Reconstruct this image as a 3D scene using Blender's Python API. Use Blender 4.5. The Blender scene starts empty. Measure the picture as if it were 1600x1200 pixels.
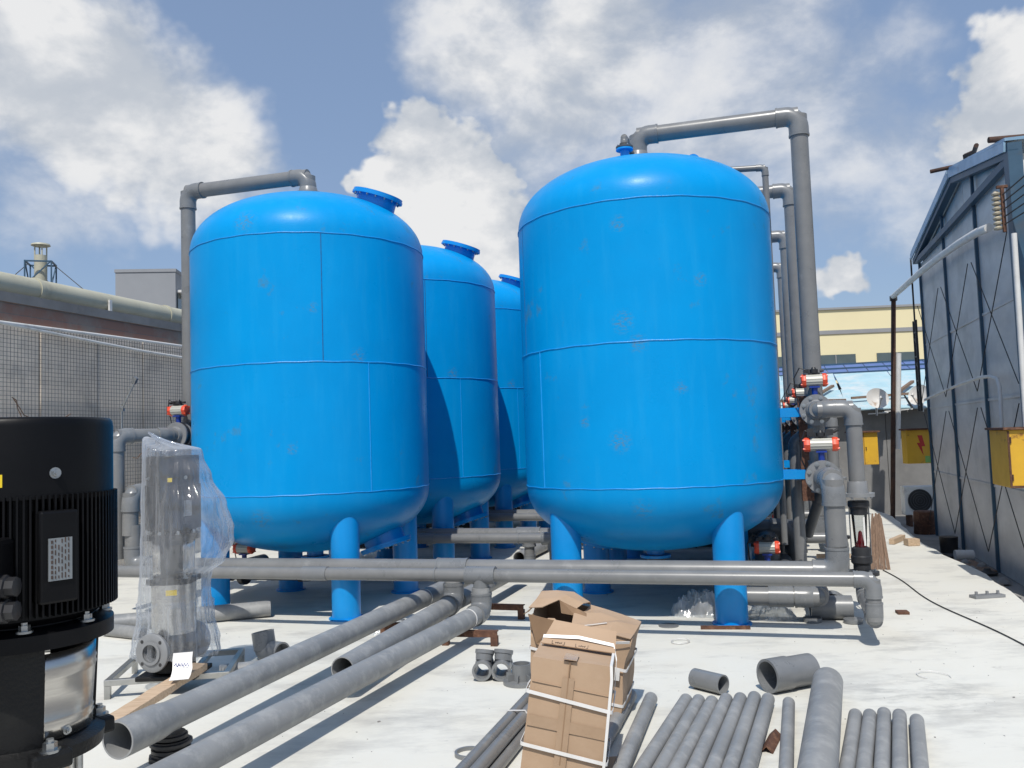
import bpy, bmesh, math, random
from mathutils import Vector, Matrix, Quaternion, noise as mnoise
R_ = math.radians
random.seed(7)
scene = bpy.context.scene
COL = scene.collection

# ------------------------------------------------------------------ camera
cam_data = bpy.data.cameras.new('camera')
cam_data.sensor_width = 36.0
cam_data.lens = 36.0 * 1358 / 1600
cam_data.clip_start = 0.05
cam_data.clip_end = 3000
cam = bpy.data.objects.new('camera', cam_data)
COL.objects.link(cam)
pitch, roll = 0.0638, 0.0341
Fv = Vector((0, math.cos(pitch), math.sin(pitch)))
U0 = Vector((0, -math.sin(pitch), math.cos(pitch)))
R0 = Vector((1, 0, 0))
Rv = R0 * math.cos(roll) - U0 * math.sin(roll)
Uv = R0 * math.sin(roll) + U0 * math.cos(roll)
M = Matrix((Rv, Uv, -Fv)).transposed().to_4x4()
M.translation = Vector((0, 0, 1.62))
cam.matrix_world = M
scene.camera = cam

# ------------------------------------------------------------------ sun, sky, exposure
SUN_EL, SUN_AZ = R_(55.5), R_(-8)
SUN = Vector((math.sin(SUN_AZ) * math.cos(SUN_EL), -math.cos(SUN_AZ) * math.cos(SUN_EL), math.sin(SUN_EL)))
sl = bpy.data.lights.new('sun', 'SUN')
sl.energy = 3.8
sl.angle = R_(0.53)
sl.color = (1.0, 0.965, 0.90)
so = bpy.data.objects.new('sun', sl)
so.rotation_euler = SUN.to_track_quat('Z', 'Y').to_euler()
so.location = (0, -20, 30)
COL.objects.link(so)

world = bpy.data.worlds.new('World')
scene.world = world
world.use_nodes = True
wn, wl = world.node_tree.nodes, world.node_tree.links
wn.clear()
def N(tree_nodes, t, **kw):
    n = tree_nodes.new(t)
    for k, v in kw.items():
        setattr(n, k, v)
    return n
out = N(wn, 'ShaderNodeOutputWorld'); bg = N(wn, 'ShaderNodeBackground')
bg.inputs['Strength'].default_value = 0.10
wl.new(bg.outputs[0], out.inputs[0])
sky = N(wn, 'ShaderNodeTexSky', sky_type='NISHITA')
sky.sun_disc = False
sky.sun_elevation = SUN_EL
sky.sun_rotation = R_(188)
sky.air_density = 1.0; sky.dust_density = 1.4; sky.ozone_density = 2.0
tc = N(wn, 'ShaderNodeTexCoord')
nrm = N(wn, 'ShaderNodeVectorMath', operation='NORMALIZE'); wl.new(tc.outputs['Generated'], nrm.inputs[0])
def wmath(op, a, b=None, clamp=False):
    n = N(wn, 'ShaderNodeMath', operation=op, use_clamp=clamp)
    for i, x in enumerate((a, b)):
        if x is None: continue
        if isinstance(x, (int, float)): n.inputs[i].default_value = x
        else: wl.new(x, n.inputs[i])
    return n.outputs[0]
def wramp(x, a, b, c=0., d=1., smooth=True):
    n = N(wn, 'ShaderNodeMapRange', interpolation_type='SMOOTHSTEP' if smooth else 'LINEAR')
    wl.new(x, n.inputs[0])
    for i, q in enumerate((a, b, c, d)): n.inputs[1 + i].default_value = q
    return n.outputs[0]
def wnoise(scale, detail, rough, off=(0, 0, 0), dist=0.):
    mp = N(wn, 'ShaderNodeMapping'); mp.inputs['Location'].default_value = off
    mp.inputs['Scale'].default_value = (1, 1, 1.5)
    wl.new(nrm.outputs[0], mp.inputs[0])
    n = N(wn, 'ShaderNodeTexNoise'); n.inputs['Scale'].default_value = scale
    n.inputs['Detail'].default_value = detail; n.inputs['Roughness'].default_value = rough
    n.inputs['Distortion'].default_value = dist
    wl.new(mp.outputs[0], n.inputs['Vector'])
    return n.outputs['Fac']
# cumulus banks: (azimuth from north, elevation, angular radius, weight)
SOFT = [(-28.7,21.7,4.4,1.12),(-24.6,20.0,4.8,1.12),(-20.6,18.0,4.0,1.0),(-26.6,24.2,2.2,.6),(-27.5,15.8,4.2,.5),(-18.0,16.4,3.0,.6),
 (-.9,25.0,4.6,.85),(4.0,23.0,5.2,.85),(7.8,24.6,4.2,.8),(2.0,19.8,5.0,.62),(9.5,20.5,5.5,.66),(15.5,22.0,7.5,.66),(20.5,18.5,6.0,.55),
 (12.5,15.5,5.5,.55),(2.5,14.0,6.0,.5),(28.0,14.0,5.0,.55),(-45,25,9,.8),(48,22,9,.8),(10,38,10,.7),(-22,42,11,.7)]
CRISP = [(-6.3,18.6,2.4,1.0),(-4.2,17.2,3.2,1.0),(-1.9,16.2,2.5,.95),(-8.3,17.0,1.9,.95),(-5.5,14.2,4.2,.9),(-2.2,13.2,3.6,.8),
 (30.9,19.2,2.6,.9),(31.6,15.7,3.2,.95),(28.8,16.6,1.9,.7),(21.5,9.0,1.4,.8)]
warpn = N(wn, 'ShaderNodeTexNoise'); warpn.inputs['Scale'].default_value = 9; warpn.inputs['Detail'].default_value = 4; warpn.inputs['Roughness'].default_value = .62
wl.new(nrm.outputs[0], warpn.inputs['Vector'])
wsub = N(wn, 'ShaderNodeVectorMath', operation='SUBTRACT'); wl.new(warpn.outputs['Color'], wsub.inputs[0]); wsub.inputs[1].default_value = (.5, .5, .5)
wsc = N(wn, 'ShaderNodeVectorMath', operation='SCALE'); wl.new(wsub.outputs[0], wsc.inputs[0]); wsc.inputs['Scale'].default_value = .12
wad = N(wn, 'ShaderNodeVectorMath', operation='ADD'); wl.new(nrm.outputs[0], wad.inputs[0]); wl.new(wsc.outputs[0], wad.inputs[1])
wnm = N(wn, 'ShaderNodeVectorMath', operation='NORMALIZE'); wl.new(wad.outputs[0], wnm.inputs[0])
def density(blobs):
    dens = None
    for az, el, rad, w in blobs:
        d = Vector((math.sin(R_(az)) * math.cos(R_(el)), math.cos(R_(az)) * math.cos(R_(el)), math.sin(R_(el))))
        dt = N(wn, 'ShaderNodeVectorMath', operation='DOT_PRODUCT'); wl.new(wnm.outputs[0], dt.inputs[0]); dt.inputs[1].default_value = d
        m = wramp(dt.outputs['Value'], math.cos(R_(rad * 1.6)), math.cos(R_(rad * .3)), 0, w)
        dens = m if dens is None else wmath('MAXIMUM', dens, m)
    return dens
fb = wnoise(6.5, 8, .60, (3.1, 1.7, .4), .15)
fbc = wmath('SUBTRACT', fb, .5)
dA = wmath('ADD', density(SOFT), wmath('MULTIPLY', fbc, 1.15))
dB = wmath('ADD', density(CRISP), wmath('MULTIPLY', fbc, 1.3))
mA = wramp(dA, .16, 1.0, .0, .95)
mB = wramp(dB, .34, .66, 0, .97)
mask = wmath('MAXIMUM', mA, mB)
d1 = wmath('MAXIMUM', wmath('MULTIPLY', dA, .8), dB)
shade = wmath('ADD', wmath('MULTIPLY', fb, .9), wmath('MULTIPLY', wnoise(6.5, 4, .6, (3.1, 1.7, .52), .2), -.9))
lum = wmath('ADD', wramp(shade, -.16, .16, .0, 1.), wmath('MULTIPLY', wmath('SUBTRACT', d1, .55), .6), True)
ccol = N(wn, 'ShaderNodeMixRGB'); wl.new(lum, ccol.inputs[0])
ccol.inputs[1].default_value = (4.9, 5.35, 6.0, 1); ccol.inputs[2].default_value = (8.5, 8.5, 8.5, 1)
# thin high veil that pales the blue
veil = N(wn, 'ShaderNodeMixRGB'); veil.inputs[0].default_value = .42
wl.new(sky.outputs[0], veil.inputs[1]); veil.inputs[2].default_value = (3.6, 5.0, 7.7, 1)
mixc = N(wn, 'ShaderNodeMixRGB'); wl.new(mask, mixc.inputs[0]); wl.new(veil.outputs[0], mixc.inputs[1]); wl.new(ccol.outputs[0], mixc.inputs[2])
wl.new(mixc.outputs[0], bg.inputs['Color'])
world.cycles.sampling_method = 'MANUAL'; world.cycles.sample_map_resolution = 512
cy = scene.cycles
cy.max_bounces = 7; cy.diffuse_bounces = 3; cy.glossy_bounces = 3; cy.transmission_bounces = 4; cy.transparent_max_bounces = 16
cy.caustics_reflective = False; cy.caustics_refractive = False
scene.view_settings.view_transform = 'Standard'
scene.view_settings.look = 'None'
scene.view_settings.exposure = 0.0
scene.view_settings.gamma = 1.0
scene.view_settings.use_curve_mapping = False

# ------------------------------------------------------------------ materials
def new_mat(name):
    m = bpy.data.materials.new(name); m.use_nodes = True
    return m, m.node_tree.nodes, m.node_tree.links, m.node_tree.nodes['Principled BSDF']
def tex(nodes, links, kind, scale, detail=6, rough=.6, vec=None, stretch=None, coord='Object'):
    t = nodes.new(kind)
    t.inputs['Scale'].default_value = scale
    if kind == 'ShaderNodeTexNoise':
        t.inputs['Detail'].default_value = min(detail, 5); t.inputs['Roughness'].default_value = rough
    c = nodes.new('ShaderNodeTexCoord')
    src = c.outputs[coord]
    if stretch:
        mp = nodes.new('ShaderNodeMapping'); mp.inputs['Scale'].default_value = stretch
        links.new(src, mp.inputs[0]); src = mp.outputs[0]
    links.new(src, t.inputs['Vector'])
    return t
def ramp(nodes, links, fac, stops):
    r = nodes.new('ShaderNodeValToRGB')
    el = r.color_ramp.elements
    while len(el) < len(stops): el.new(.5)
    for e, (p, c) in zip(el, stops):
        e.position = p; e.color = (*c, 1) if len(c) == 3 else c
    links.new(fac, r.inputs[0]); return r
def mix(nodes, links, fac, a, b):
    m = nodes.new('ShaderNodeMixRGB')
    if isinstance(fac, (int, float)): m.inputs[0].default_value = fac
    else: links.new(fac, m.inputs[0])
    for i, x in ((1, a), (2, b)):
        if isinstance(x, tuple): m.inputs[i].default_value = (*x, 1)
        else: links.new(x, m.inputs[i])
    return m.outputs[0]
def bump(nodes, links, p, h, strength, dist=.01):
    b = nodes.new('ShaderNodeBump'); b.inputs['Strength'].default_value = strength; b.inputs['Distance'].default_value = dist
    links.new(h, b.inputs['Height']); links.new(b.outputs[0], p.inputs['Normal'])
def simple(name, c1, c2=None, rough=.5, metal=0., scale=6., lo=.35, hi=.65, dirt=None, dirt_amt=(.6, .72), dirt_scale=3., bmp=0., bscale=40., rvar=.12, spec=.5, coat=0., coord='Object', stretch=None):
    m, n, l, p = new_mat(name)
    c2 = c2 or tuple(x * .8 for x in c1)
    t = tex(n, l, 'ShaderNodeTexNoise', scale, 7, .62, stretch=stretch, coord=coord)
    r = ramp(n, l, t.outputs['Fac'], [(lo, c1), (hi, c2)])
    colr = r.outputs[0]
    if dirt:
        t2 = tex(n, l, 'ShaderNodeTexNoise', dirt_scale, 9, .68, coord=coord)
        f = ramp(n, l, t2.outputs['Fac'], [(dirt_amt[0], (0, 0, 0)), (dirt_amt[1], (1, 1, 1))])
        colr = mix(n, l, f.outputs[0], colr, dirt)
    l.new(colr, p.inputs['Base Color'])
    p.inputs['Metallic'].default_value = metal
    mr = n.new('ShaderNodeMapRange'); l.new(t.outputs['Fac'], mr.inputs[0])
    mr.inputs[3].default_value = max(.03, rough - rvar); mr.inputs[4].default_value = min(1, rough + rvar)
    l.new(mr.outputs[0], p.inputs['Roughness'])
    p.inputs['Specular IOR Level'].default_value = spec
    if coat: p.inputs['Coat Weight'].default_value = coat; p.inputs['Coat Roughness'].default_value = .15
    if bmp:
        tb = tex(n, l, 'ShaderNodeTexNoise', bscale, 4, .5, coord=coord)
        bump(n, l, p, tb.outputs['Fac'], bmp)
    return m
MT = {}
def tank_mat():
    m, n, l, p = new_mat('tank_blue_enamel')
    t = tex(n, l, 'ShaderNodeTexNoise', 1.6, 5, .55)
    base = ramp(n, l, t.outputs['Fac'], [(.3, (.000, .268, .635)), (.7, (.000, .296, .685))]).outputs[0]
    # scuffs: rubbed grey-brown spots
    t2 = tex(n, l, 'ShaderNodeTexNoise', 2.3, 10, .74)
    f = ramp(n, l, t2.outputs['Fac'], [(.615, (0, 0, 0)), (.74, (.8, .8, .8))])
    c = mix(n, l, f.outputs[0], base, (.07, .20, .30))
    # small chips
    t3 = tex(n, l, 'ShaderNodeTexNoise', 14, 6, .7)
    f3 = ramp(n, l, t3.outputs['Fac'], [(.765, (0, 0, 0)), (.80, (1, 1, 1))])
    c = mix(n, l, f3.outputs[0], c, (.16, .33, .52))
    # pale dust streaks running down
    t4 = tex(n, l, 'ShaderNodeTexNoise', 3.0, 7, .6, stretch=(3.2, 3.2, .35))
    f4 = ramp(n, l, t4.outputs['Fac'], [(.5, (0, 0, 0)), (.85, (.22, .22, .22))])
    c = mix(n, l, f4.outputs[0], c, (.04, .38, .70))
    cc = n.new('ShaderNodeTexCoord'); tn = tex(n, l, 'ShaderNodeTexNoise', 26, 8, .75, stretch=(1, 1, 1.8))
    rf = ramp(n, l, tn.outputs['Fac'], [(.47, (0, 0, 0)), (.60, (1, 1, 1))])
    for (sx, sy, sz, rad) in [(0.042, 1.199, 2.57, 0.13), (0.042, 1.199, 3.4, 0.1), (-0.084, 1.197, 2.38, 0.11), (0.105, 1.195, 1.57, 0.13), (-0.058, 1.098, 1.03, 0.15), (-0.41, 1.128, 2.0, 0.08), (-0.6, 1.039, 2.9, 0.08), (-0.02, -1.14, 3.74, 0.16), (0.077, -1.097, 0.98, 0.15), (0.6, -1.039, 2.9, 0.07), (0.919, -0.771, 2.46, 0.1), (0.41, -1.128, 1.6, 0.07), (0.41, 1.128, 1.75, 0.07)]:
        ds = n.new('ShaderNodeVectorMath'); ds.operation = 'DISTANCE'; l.new(cc.outputs['Object'], ds.inputs[0]); ds.inputs[1].default_value = (sx, sy, sz)
        mr = n.new('ShaderNodeMapRange'); mr.interpolation_type = 'SMOOTHSTEP'; l.new(ds.outputs['Value'], mr.inputs[0])
        for i_, q_ in enumerate((rad, rad * .1, 0, .75)): mr.inputs[1 + i_].default_value = q_
        mu = n.new('ShaderNodeMath'); mu.operation = 'MULTIPLY'; l.new(mr.outputs[0], mu.inputs[0]); l.new(rf.outputs[0], mu.inputs[1])
        c = mix(n, l, mu.outputs[0], c, (.11, .19, .24))
    l.new(c, p.inputs['Base Color'])
    rr = ramp(n, l, t2.outputs['Fac'], [(.3, (.25,) * 3), (.75, (.46,) * 3)])
    l.new(rr.outputs[0], p.inputs['Roughness'])
    p.inputs['Specular IOR Level'].default_value = .15
    tb = tex(n, l, 'ShaderNodeTexNoise', 55, 3, .5)
    tb2 = tex(n, l, 'ShaderNodeTexNoise', 2.2, 2, .5)
    ad = n.new('ShaderNodeMath'); ad.operation = 'MULTIPLY_ADD'; l.new(tb2.outputs['Fac'], ad.inputs[0]); ad.inputs[1].default_value = 6; l.new(tb.outputs['Fac'], ad.inputs[2])
    bump(n, l, p, ad.outputs[0], .10, .006)
    return m
MT['tank'] = tank_mat()
MT['leg'] = simple('leg_blue_enamel', (.0, .255, .65), (.0, .285, .71), .36, scale=3, dirt=(.12, .22, .30), dirt_amt=(.66, .8), bmp=.05)
MT['weld'] = simple('weld_bead_blue', (.0, .275, .69), (.02, .33, .74), .36, scale=30, bmp=.3, bscale=120)
MT['weld_dark'] = simple('weld_bead_unpainted', (.0, .14, .42), (.02, .09, .22), .5, scale=25, bmp=.3, bscale=120)
MT['pvc'] = simple('grey_pvc', (.168, .170, .170), (.205, .205, .202), .30, scale=4, dirt=(.30, .30, .29), dirt_amt=(.60, .85), dirt_scale=5, bmp=.02)
MT['pvc_dusty'] = simple('dusty_grey_pvc', (.215, .220, .222), (.275, .277, .274), .5, scale=3, dirt=(.38, .377, .365), dirt_amt=(.48, .80), dirt_scale=9, bmp=.04, bscale=60)
MT['pvc_fit'] = simple('grey_pvc_fitting', (.165, .172, .178), (.20, .205, .208), .30, scale=5, dirt=(.30, .30, .29), dirt_amt=(.62, .85), dirt_scale=7, bmp=.02)
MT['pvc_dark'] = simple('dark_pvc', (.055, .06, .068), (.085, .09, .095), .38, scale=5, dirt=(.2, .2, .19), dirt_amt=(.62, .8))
MT['black'] = simple('black_motor_paint', (.003, .003, .0036), (.0048, .0048, .0056), .40, scale=4, dirt=(.02, .02, .019), dirt_amt=(.62, .9), dirt_scale=9, bmp=.03, bscale=90, spec=.2)
MT['iron'] = simple('black_cast_iron', (.006, .006, .0065), (.010, .010, .0095), .5, scale=14, dirt=(.03, .028, .026), dirt_amt=(.62, .85), dirt_scale=7, bmp=.2, bscale=130, spec=.3)
MT['rubber'] = simple('black_plastic', (.014, .014, .016), (.024, .024, .026), .45, scale=8, dirt=(.08, .08, .078), dirt_amt=(.6, .85))
MT['steel'] = simple('brushed_stainless', (.62, .59, .54), (.50, .48, .45), .24, 1.0, scale=8, rvar=.08, stretch=(1, 1, 10), bmp=.03, bscale=30)
MT['zinc'] = simple('zinc_bolt', (.55, .56, .55), (.38, .39, .39), .32, 1.0, scale=20)
MT['frame'] = simple('stainless_square_tube', (.46, .46, .44), (.36, .36, .34), .36, .85, scale=7, dirt=(.5, .48, .45), dirt_amt=(.55, .8))
MT['alu'] = simple('anodised_aluminium', (.50, .49, .43), (.44, .43, .38), .5, .25, scale=8)
MT['orange'] = simple('orange_end_cap', (.80, .085, .03), (.68, .07, .028), .4, scale=6, dirt=(.35, .09, .05), dirt_amt=(.62, .85))
MT['valve_blue'] = simple('dark_blue_casting', (.01, .035, .24), (.012, .045, .30), .35, scale=8)
MT['rust'] = simple('rusty_steel', (.13, .058, .034), (.075, .036, .024), .85, scale=16, dirt=(.21, .105, .06), dirt_amt=(.5, .7), dirt_scale=22, bmp=.4, bscale=90)
MT['rust_dark'] = simple('rusty_scaffold_tube', (.085, .04, .025), (.045, .026, .02), .85, scale=10, bmp=.3)
MT['card'] = simple('brown_cardboard', (.455, .315, .205), (.40, .272, .172), .88, scale=2.2, dirt=(.50, .36, .245), dirt_amt=(.5, .8), bmp=.06, bscale=70, rvar=.04)
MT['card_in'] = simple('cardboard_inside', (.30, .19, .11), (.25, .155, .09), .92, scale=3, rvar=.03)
MT['tape'] = simple('clear_packing_tape', (.41, .28, .18), (.35, .235, .145), .2, scale=5, bmp=.15, bscale=25)
MT['strap'] = simple('white_plastic_strap', (.78, .76, .73), (.70, .68, .64), .35, scale=10)
MT['ink'] = simple('printed_ink', (.05, .035, .03), (.09, .06, .05), .8, scale=30)
MT['wood'] = simple('rough_sawn_plank', (.56, .42, .29), (.42, .30, .20), .8, scale=7, stretch=(1, 12, 12), bmp=.25, bscale=40, dirt=(.2, .13, .08), dirt_amt=(.66, .75), dirt_scale=5)
MT['strip_wood'] = simple('weathered_strip', (.24, .155, .105), (.155, .10, .07), .8, scale=10, stretch=(8, 8, 1), bmp=.2)
MT['yellow'] = simple('yellow_box_paint', (.72, .42, .03), (.64, .36, .03), .5, scale=4, dirt=(.20, .08, .02), dirt_amt=(.62, .7), dirt_scale=4, bmp=.08)
MT['yellow_lbl'] = simple('yellow_label', (.80, .58, .02), (.74, .52, .02), .4)
MT['red'] = simple('red_paint', (.52, .035, .025), (.44, .03, .02), .5)
MT['redfloat'] = simple('red_float', (.72, .02, .03), (.6, .015, .02), .3)
MT['green'] = simple('green_sticker', (.22, .48, .12), (.26, .5, .14), .6)
MT['white'] = simple('white_plastic_pipe', (.70, .69, .66), (.62, .61, .58), .45, scale=6, dirt=(.35, .32, .28), dirt_amt=(.58, .8))
MT['greyplate'] = simple('aluminium_plate', (.30, .32, .33), (.24, .26, .27), .35, .4, scale=20)
MT['shed_panel'] = simple('shed_sandwich_panel', (.70, .665, .625), (.58, .55, .515), .5, scale=1.3, dirt=(.42, .40, .37), dirt_amt=(.52, .78), dirt_scale=1.1, bmp=.05, stretch=(1, 1, 2.5))
MT['shed_blue'] = simple('shed_blue_steel', (.028, .075, .125), (.036, .092, .15), .5, scale=4, dirt=(.07, .075, .08), dirt_amt=(.55, .8))
MT['fascia'] = simple('pale_blue_flashing', (.30, .47, .62), (.25, .40, .54), .4, scale=4, dirt=(.2, .22, .24), dirt_amt=(.58, .8))
MT['roof_cyan'] = simple('pale_cyan_roof_sheet', (.42, .60, .65), (.34, .52, .58), .55, scale=2, dirt=(.60, .63, .62), dirt_amt=(.45, .7), dirt_scale=2.5)
MT['roof_blue'] = simple('blue_roof_sheet', (.10, .16, .36), (.13, .20, .42), .5, scale=3)
MT['cream'] = simple('cream_render', (.80, .70, .43), (.76, .665, .41), .85, scale=.15)
MT['stripe'] = simple('grey_band', (.30, .30, .30), (.26, .26, .27), .8, scale=.3)
MT['glass_dark'] = simple('dark_window', (.075, .10, .105), (.10, .13, .135), .15, scale=.4)
MT['greybld'] = simple('grey_render', (.30, .31, .325), (.265, .275, .29), .85, scale=.25)
MT['concrete'] = simple('grey_concrete', (.30, .29, .275), (.22, .215, .205), .9, scale=1.2, dirt=(.13, .125, .12), dirt_amt=(.5, .75), dirt_scale=.9, bmp=.25, bscale=18)
MT['darkwall'] = simple('dark_grey_wall', (.25, .245, .235), (.18, .175, .17), .9, scale=1.3, dirt=(.25, .24, .22), dirt_amt=(.56, .75), bmp=.2, bscale=12)
MT['wallpanel'] = simple('weathered_cement_panel', (.86, .77, .66), (.71, .635, .55), .9, scale=1.1, dirt=(.38, .365, .34), dirt_amt=(.5, .78), dirt_scale=1.3, bmp=.15, bscale=25, stretch=(2.5, 2.5, .5))
MT['wire'] = simple('dark_mesh_wire', (.12, .115, .105), (.16, .14, .12), .7, .3, scale=10)
MT['duct'] = simple('cream_duct', (.50, .48, .37), (.43, .41, .31), .55, scale=1.5, dirt=(.26, .24, .18), dirt_amt=(.55, .8), dirt_scale=1.5)
MT['cable'] = simple('black_cable', (.02, .02, .022), (.04, .04, .04), .6)
MT['porcelain'] = simple('porcelain', (.52, .47, .36), (.40, .35, .26), .25, scale=20)
MT['ac'] = simple('ac_casing', (.80, .80, .77), (.72, .72, .69), .5, scale=3, dirt=(.25, .24, .22), dirt_amt=(.55, .8))
MT['dish'] = simple('dish_white', (.66, .64, .60), (.58, .55, .5), .5, scale=4, dirt=(.30, .18, .10), dirt_amt=(.6, .68), dirt_scale=3)
MT['grey_paint'] = simple('grey_flange', (.20, .205, .21), (.24, .245, .25), .35, scale=6, dirt=(.34, .34, .33), dirt_amt=(.6, .85))
MT['twig'] = simple('dry_twig', (.20, .12, .07), (.13, .08, .05), .9)
def floor_mat():
    m, n, l, p = new_mat('white_painted_deck')
    t = tex(n, l, 'ShaderNodeTexNoise', .45, 8, .6)
    c = ramp(n, l, t.outputs['Fac'], [(.3, (.655, .64, .575)), (.7, (.72, .705, .64))]).outputs[0]
    # damp grey scuff marks, stretched by dragging
    t2 = tex(n, l, 'ShaderNodeTexNoise', 1.5, 10, .70, stretch=(.8, 1.7, 1))
    f2 = ramp(n, l, t2.outputs['Fac'], [(.49, (0, 0, 0)), (.72, (.85, .85, .85))])
    c = mix(n, l, f2.outputs[0], c, (.44, .43, .40))
    t3 = tex(n, l, 'ShaderNodeTexNoise', 6.5, 10, .72)
    f3 = ramp(n, l, t3.outputs['Fac'], [(.62, (0, 0, 0)), (.78, (.8, .8, .8))])
    c = mix(n, l, f3.outputs[0], c, (.37, .36, .335))
    # fine grit
    t4 = tex(n, l, 'ShaderNodeTexNoise', 60, 5, .7)
    f4 = ramp(n, l, t4.outputs['Fac'], [(.70, (0, 0, 0)), (.76, (.6, .6, .6))])
    c = mix(n, l, f4.outputs[0], c, (.26, .245, .225))
    # yellowish patches
    t5 = tex(n, l, 'ShaderNodeTexNoise', .9, 6, .6)
    f5 = ramp(n, l, t5.outputs['Fac'], [(.5, (0, 0, 0)), (.75, (.5, .5, .5))])
    c = mix(n, l, f5.outputs[0], c, (.62, .575, .475))
    cc = n.new('ShaderNodeTexCoord')
    tn = tex(n, l, 'ShaderNodeTexNoise', 4.5, 9, .68, stretch=(.7, 1.6, 1))
    for (sx, sy, rad, amt) in ((2.45, 5.35, .75, .9), (2.9, 6.6, .5, .6), (3.9, 7.6, .35, .9), (.6, 6.6, .6, .5), (-.5, 5.2, .7, .45), (-1.6, 7.2, .7, .5)):
        ds = n.new('ShaderNodeVectorMath'); ds.operation = 'DISTANCE'; l.new(cc.outputs['Object'], ds.inputs[0]); ds.inputs[1].default_value = (sx, sy, 0)
        mr = n.new('ShaderNodeMapRange'); mr.interpolation_type = 'SMOOTHSTEP'; l.new(ds.outputs['Value'], mr.inputs[0])
        for i_, q_ in enumerate((rad, rad * .15, 0, amt)): mr.inputs[1 + i_].default_value = q_
        rf = ramp(n, l, tn.outputs['Fac'], [(.45, (0, 0, 0)), (.66, (1, 1, 1))])
        mu = n.new('ShaderNodeMath'); mu.operation = 'MULTIPLY'; l.new(mr.outputs[0], mu.inputs[0]); l.new(rf.outputs[0], mu.inputs[1])
        c = mix(n, l, mu.outputs[0], c, (.37, .365, .34))
    l.new(c, p.inputs['Base Color'])
    p.inputs['Roughness'].default_value = .62
    p.inputs['Specular IOR Level'].default_value = .3
    tb = tex(n, l, 'ShaderNodeTexNoise', 9, 8, .65)
    bump(n, l, p, tb.outputs['Fac'], .18, .012)
    return m
MT['floor'] = floor_mat()
def brick_mat():
    m, n, l, p = new_mat('old_red_brick')
    c = n.new('ShaderNodeTexCoord'); mp = n.new('ShaderNodeMapping'); mp.inputs['Rotation'].default_value = (R_(90), 0, R_(90))
    l.new(c.outputs['Object'], mp.inputs[0])
    b = n.new('ShaderNodeTexBrick'); l.new(mp.outputs[0], b.inputs['Vector'])
    b.inputs['Color1'].default_value = (.30, .17, .13, 1); b.inputs['Color2'].default_value = (.24, .15, .12, 1); b.inputs['Mortar'].default_value = (.17, .155, .14, 1)
    b.inputs['Scale'].default_value = 4; b.inputs['Mortar Size'].default_value = .02
    t = tex(n, l, 'ShaderNodeTexNoise', 1.3, 8, .7)
    f = ramp(n, l, t.outputs['Fac'], [(.45, (0, 0, 0)), (.65, (1, 1, 1))])
    l.new(mix(n, l, f.outputs[0], b.outputs['Color'], (.26, .25, .22)), p.inputs['Base Color'])
    p.inputs['Roughness'].default_value = .95
    return m
MT['brick'] = brick_mat()
def film_mat(name, alpha, col, rough):
    m, n, l, p = new_mat(name)
    o = [x for x in n if x.type == 'OUTPUT_MATERIAL'][0]
    tr = n.new('ShaderNodeBsdfTransparent'); tr.inputs[0].default_value = (.93, .95, .97, 1)
    tl = n.new('ShaderNodeBsdfTranslucent'); tl.inputs[0].default_value = (*col, 1)
    df = n.new('ShaderNodeBsdfDiffuse'); df.inputs[0].default_value = (*col, 1)
    gl = n.new('ShaderNodeBsdfGlossy'); gl.inputs[0].default_value = (1, 1, 1, 1); gl.inputs['Roughness'].default_value = rough
    t = tex(n, l, 'ShaderNodeTexNoise', 9, 6, .6, stretch=(1, 1, .4))
    b = n.new('ShaderNodeBump'); b.inputs['Strength'].default_value = .25; b.inputs['Distance'].default_value = .012
    l.new(t.outputs['Fac'], b.inputs['Height'])
    tg_ = tex(n, l, 'ShaderNodeTexNoise', 16, 3, .55, stretch=(1, 1, .55)); b2 = n.new('ShaderNodeBump'); b2.inputs['Strength'].default_value = .6; b2.inputs['Distance'].default_value = .02
    l.new(tg_.outputs['Fac'], b2.inputs['Height']); l.new(b2.outputs[0], gl.inputs['Normal'])
    for s in (df, tl): l.new(b.outputs[0], s.inputs['Normal'])
    m1 = n.new('ShaderNodeMixShader'); m1.inputs[0].default_value = .5; l.new(tl.outputs[0], m1.inputs[1]); l.new(df.outputs[0], m1.inputs[2])
    lw_ = n.new('ShaderNodeLayerWeight'); lw_.inputs['Blend'].default_value = .35
    t2 = tex(n, l, 'ShaderNodeTexNoise', 5, 7, .65, stretch=(1.6, 1.6, .5))
    rr = ramp(n, l, t2.outputs['Fac'], [(.3, (alpha * .6,) * 3), (.72, (min(1, alpha * 1.5),) * 3)])
    ad = n.new('ShaderNodeMath'); ad.operation = 'MULTIPLY_ADD'; ad.use_clamp = True; l.new(lw_.outputs['Facing'], ad.inputs[0]); ad.inputs[1].default_value = .55; l.new(rr.outputs[0], ad.inputs[2])
    m2 = n.new('ShaderNodeMixShader'); l.new(ad.outputs[0], m2.inputs[0]); l.new(tr.outputs[0], m2.inputs[1]); l.new(m1.outputs[0], m2.inputs[2])
    m3 = n.new('ShaderNodeMixShader'); m3.inputs[0].default_value = .085; l.new(m2.outputs[0], m3.inputs[1]); l.new(gl.outputs[0], m3.inputs[2])
    l.new(m3.outputs[0], o.inputs[0])
    return m
MT['film'] = film_mat('clear_polythene', .155, (.76, .79, .84), .10)
MT['film2'] = film_mat('crumpled_polythene', .34, (.86, .87, .87), .15)
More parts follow.
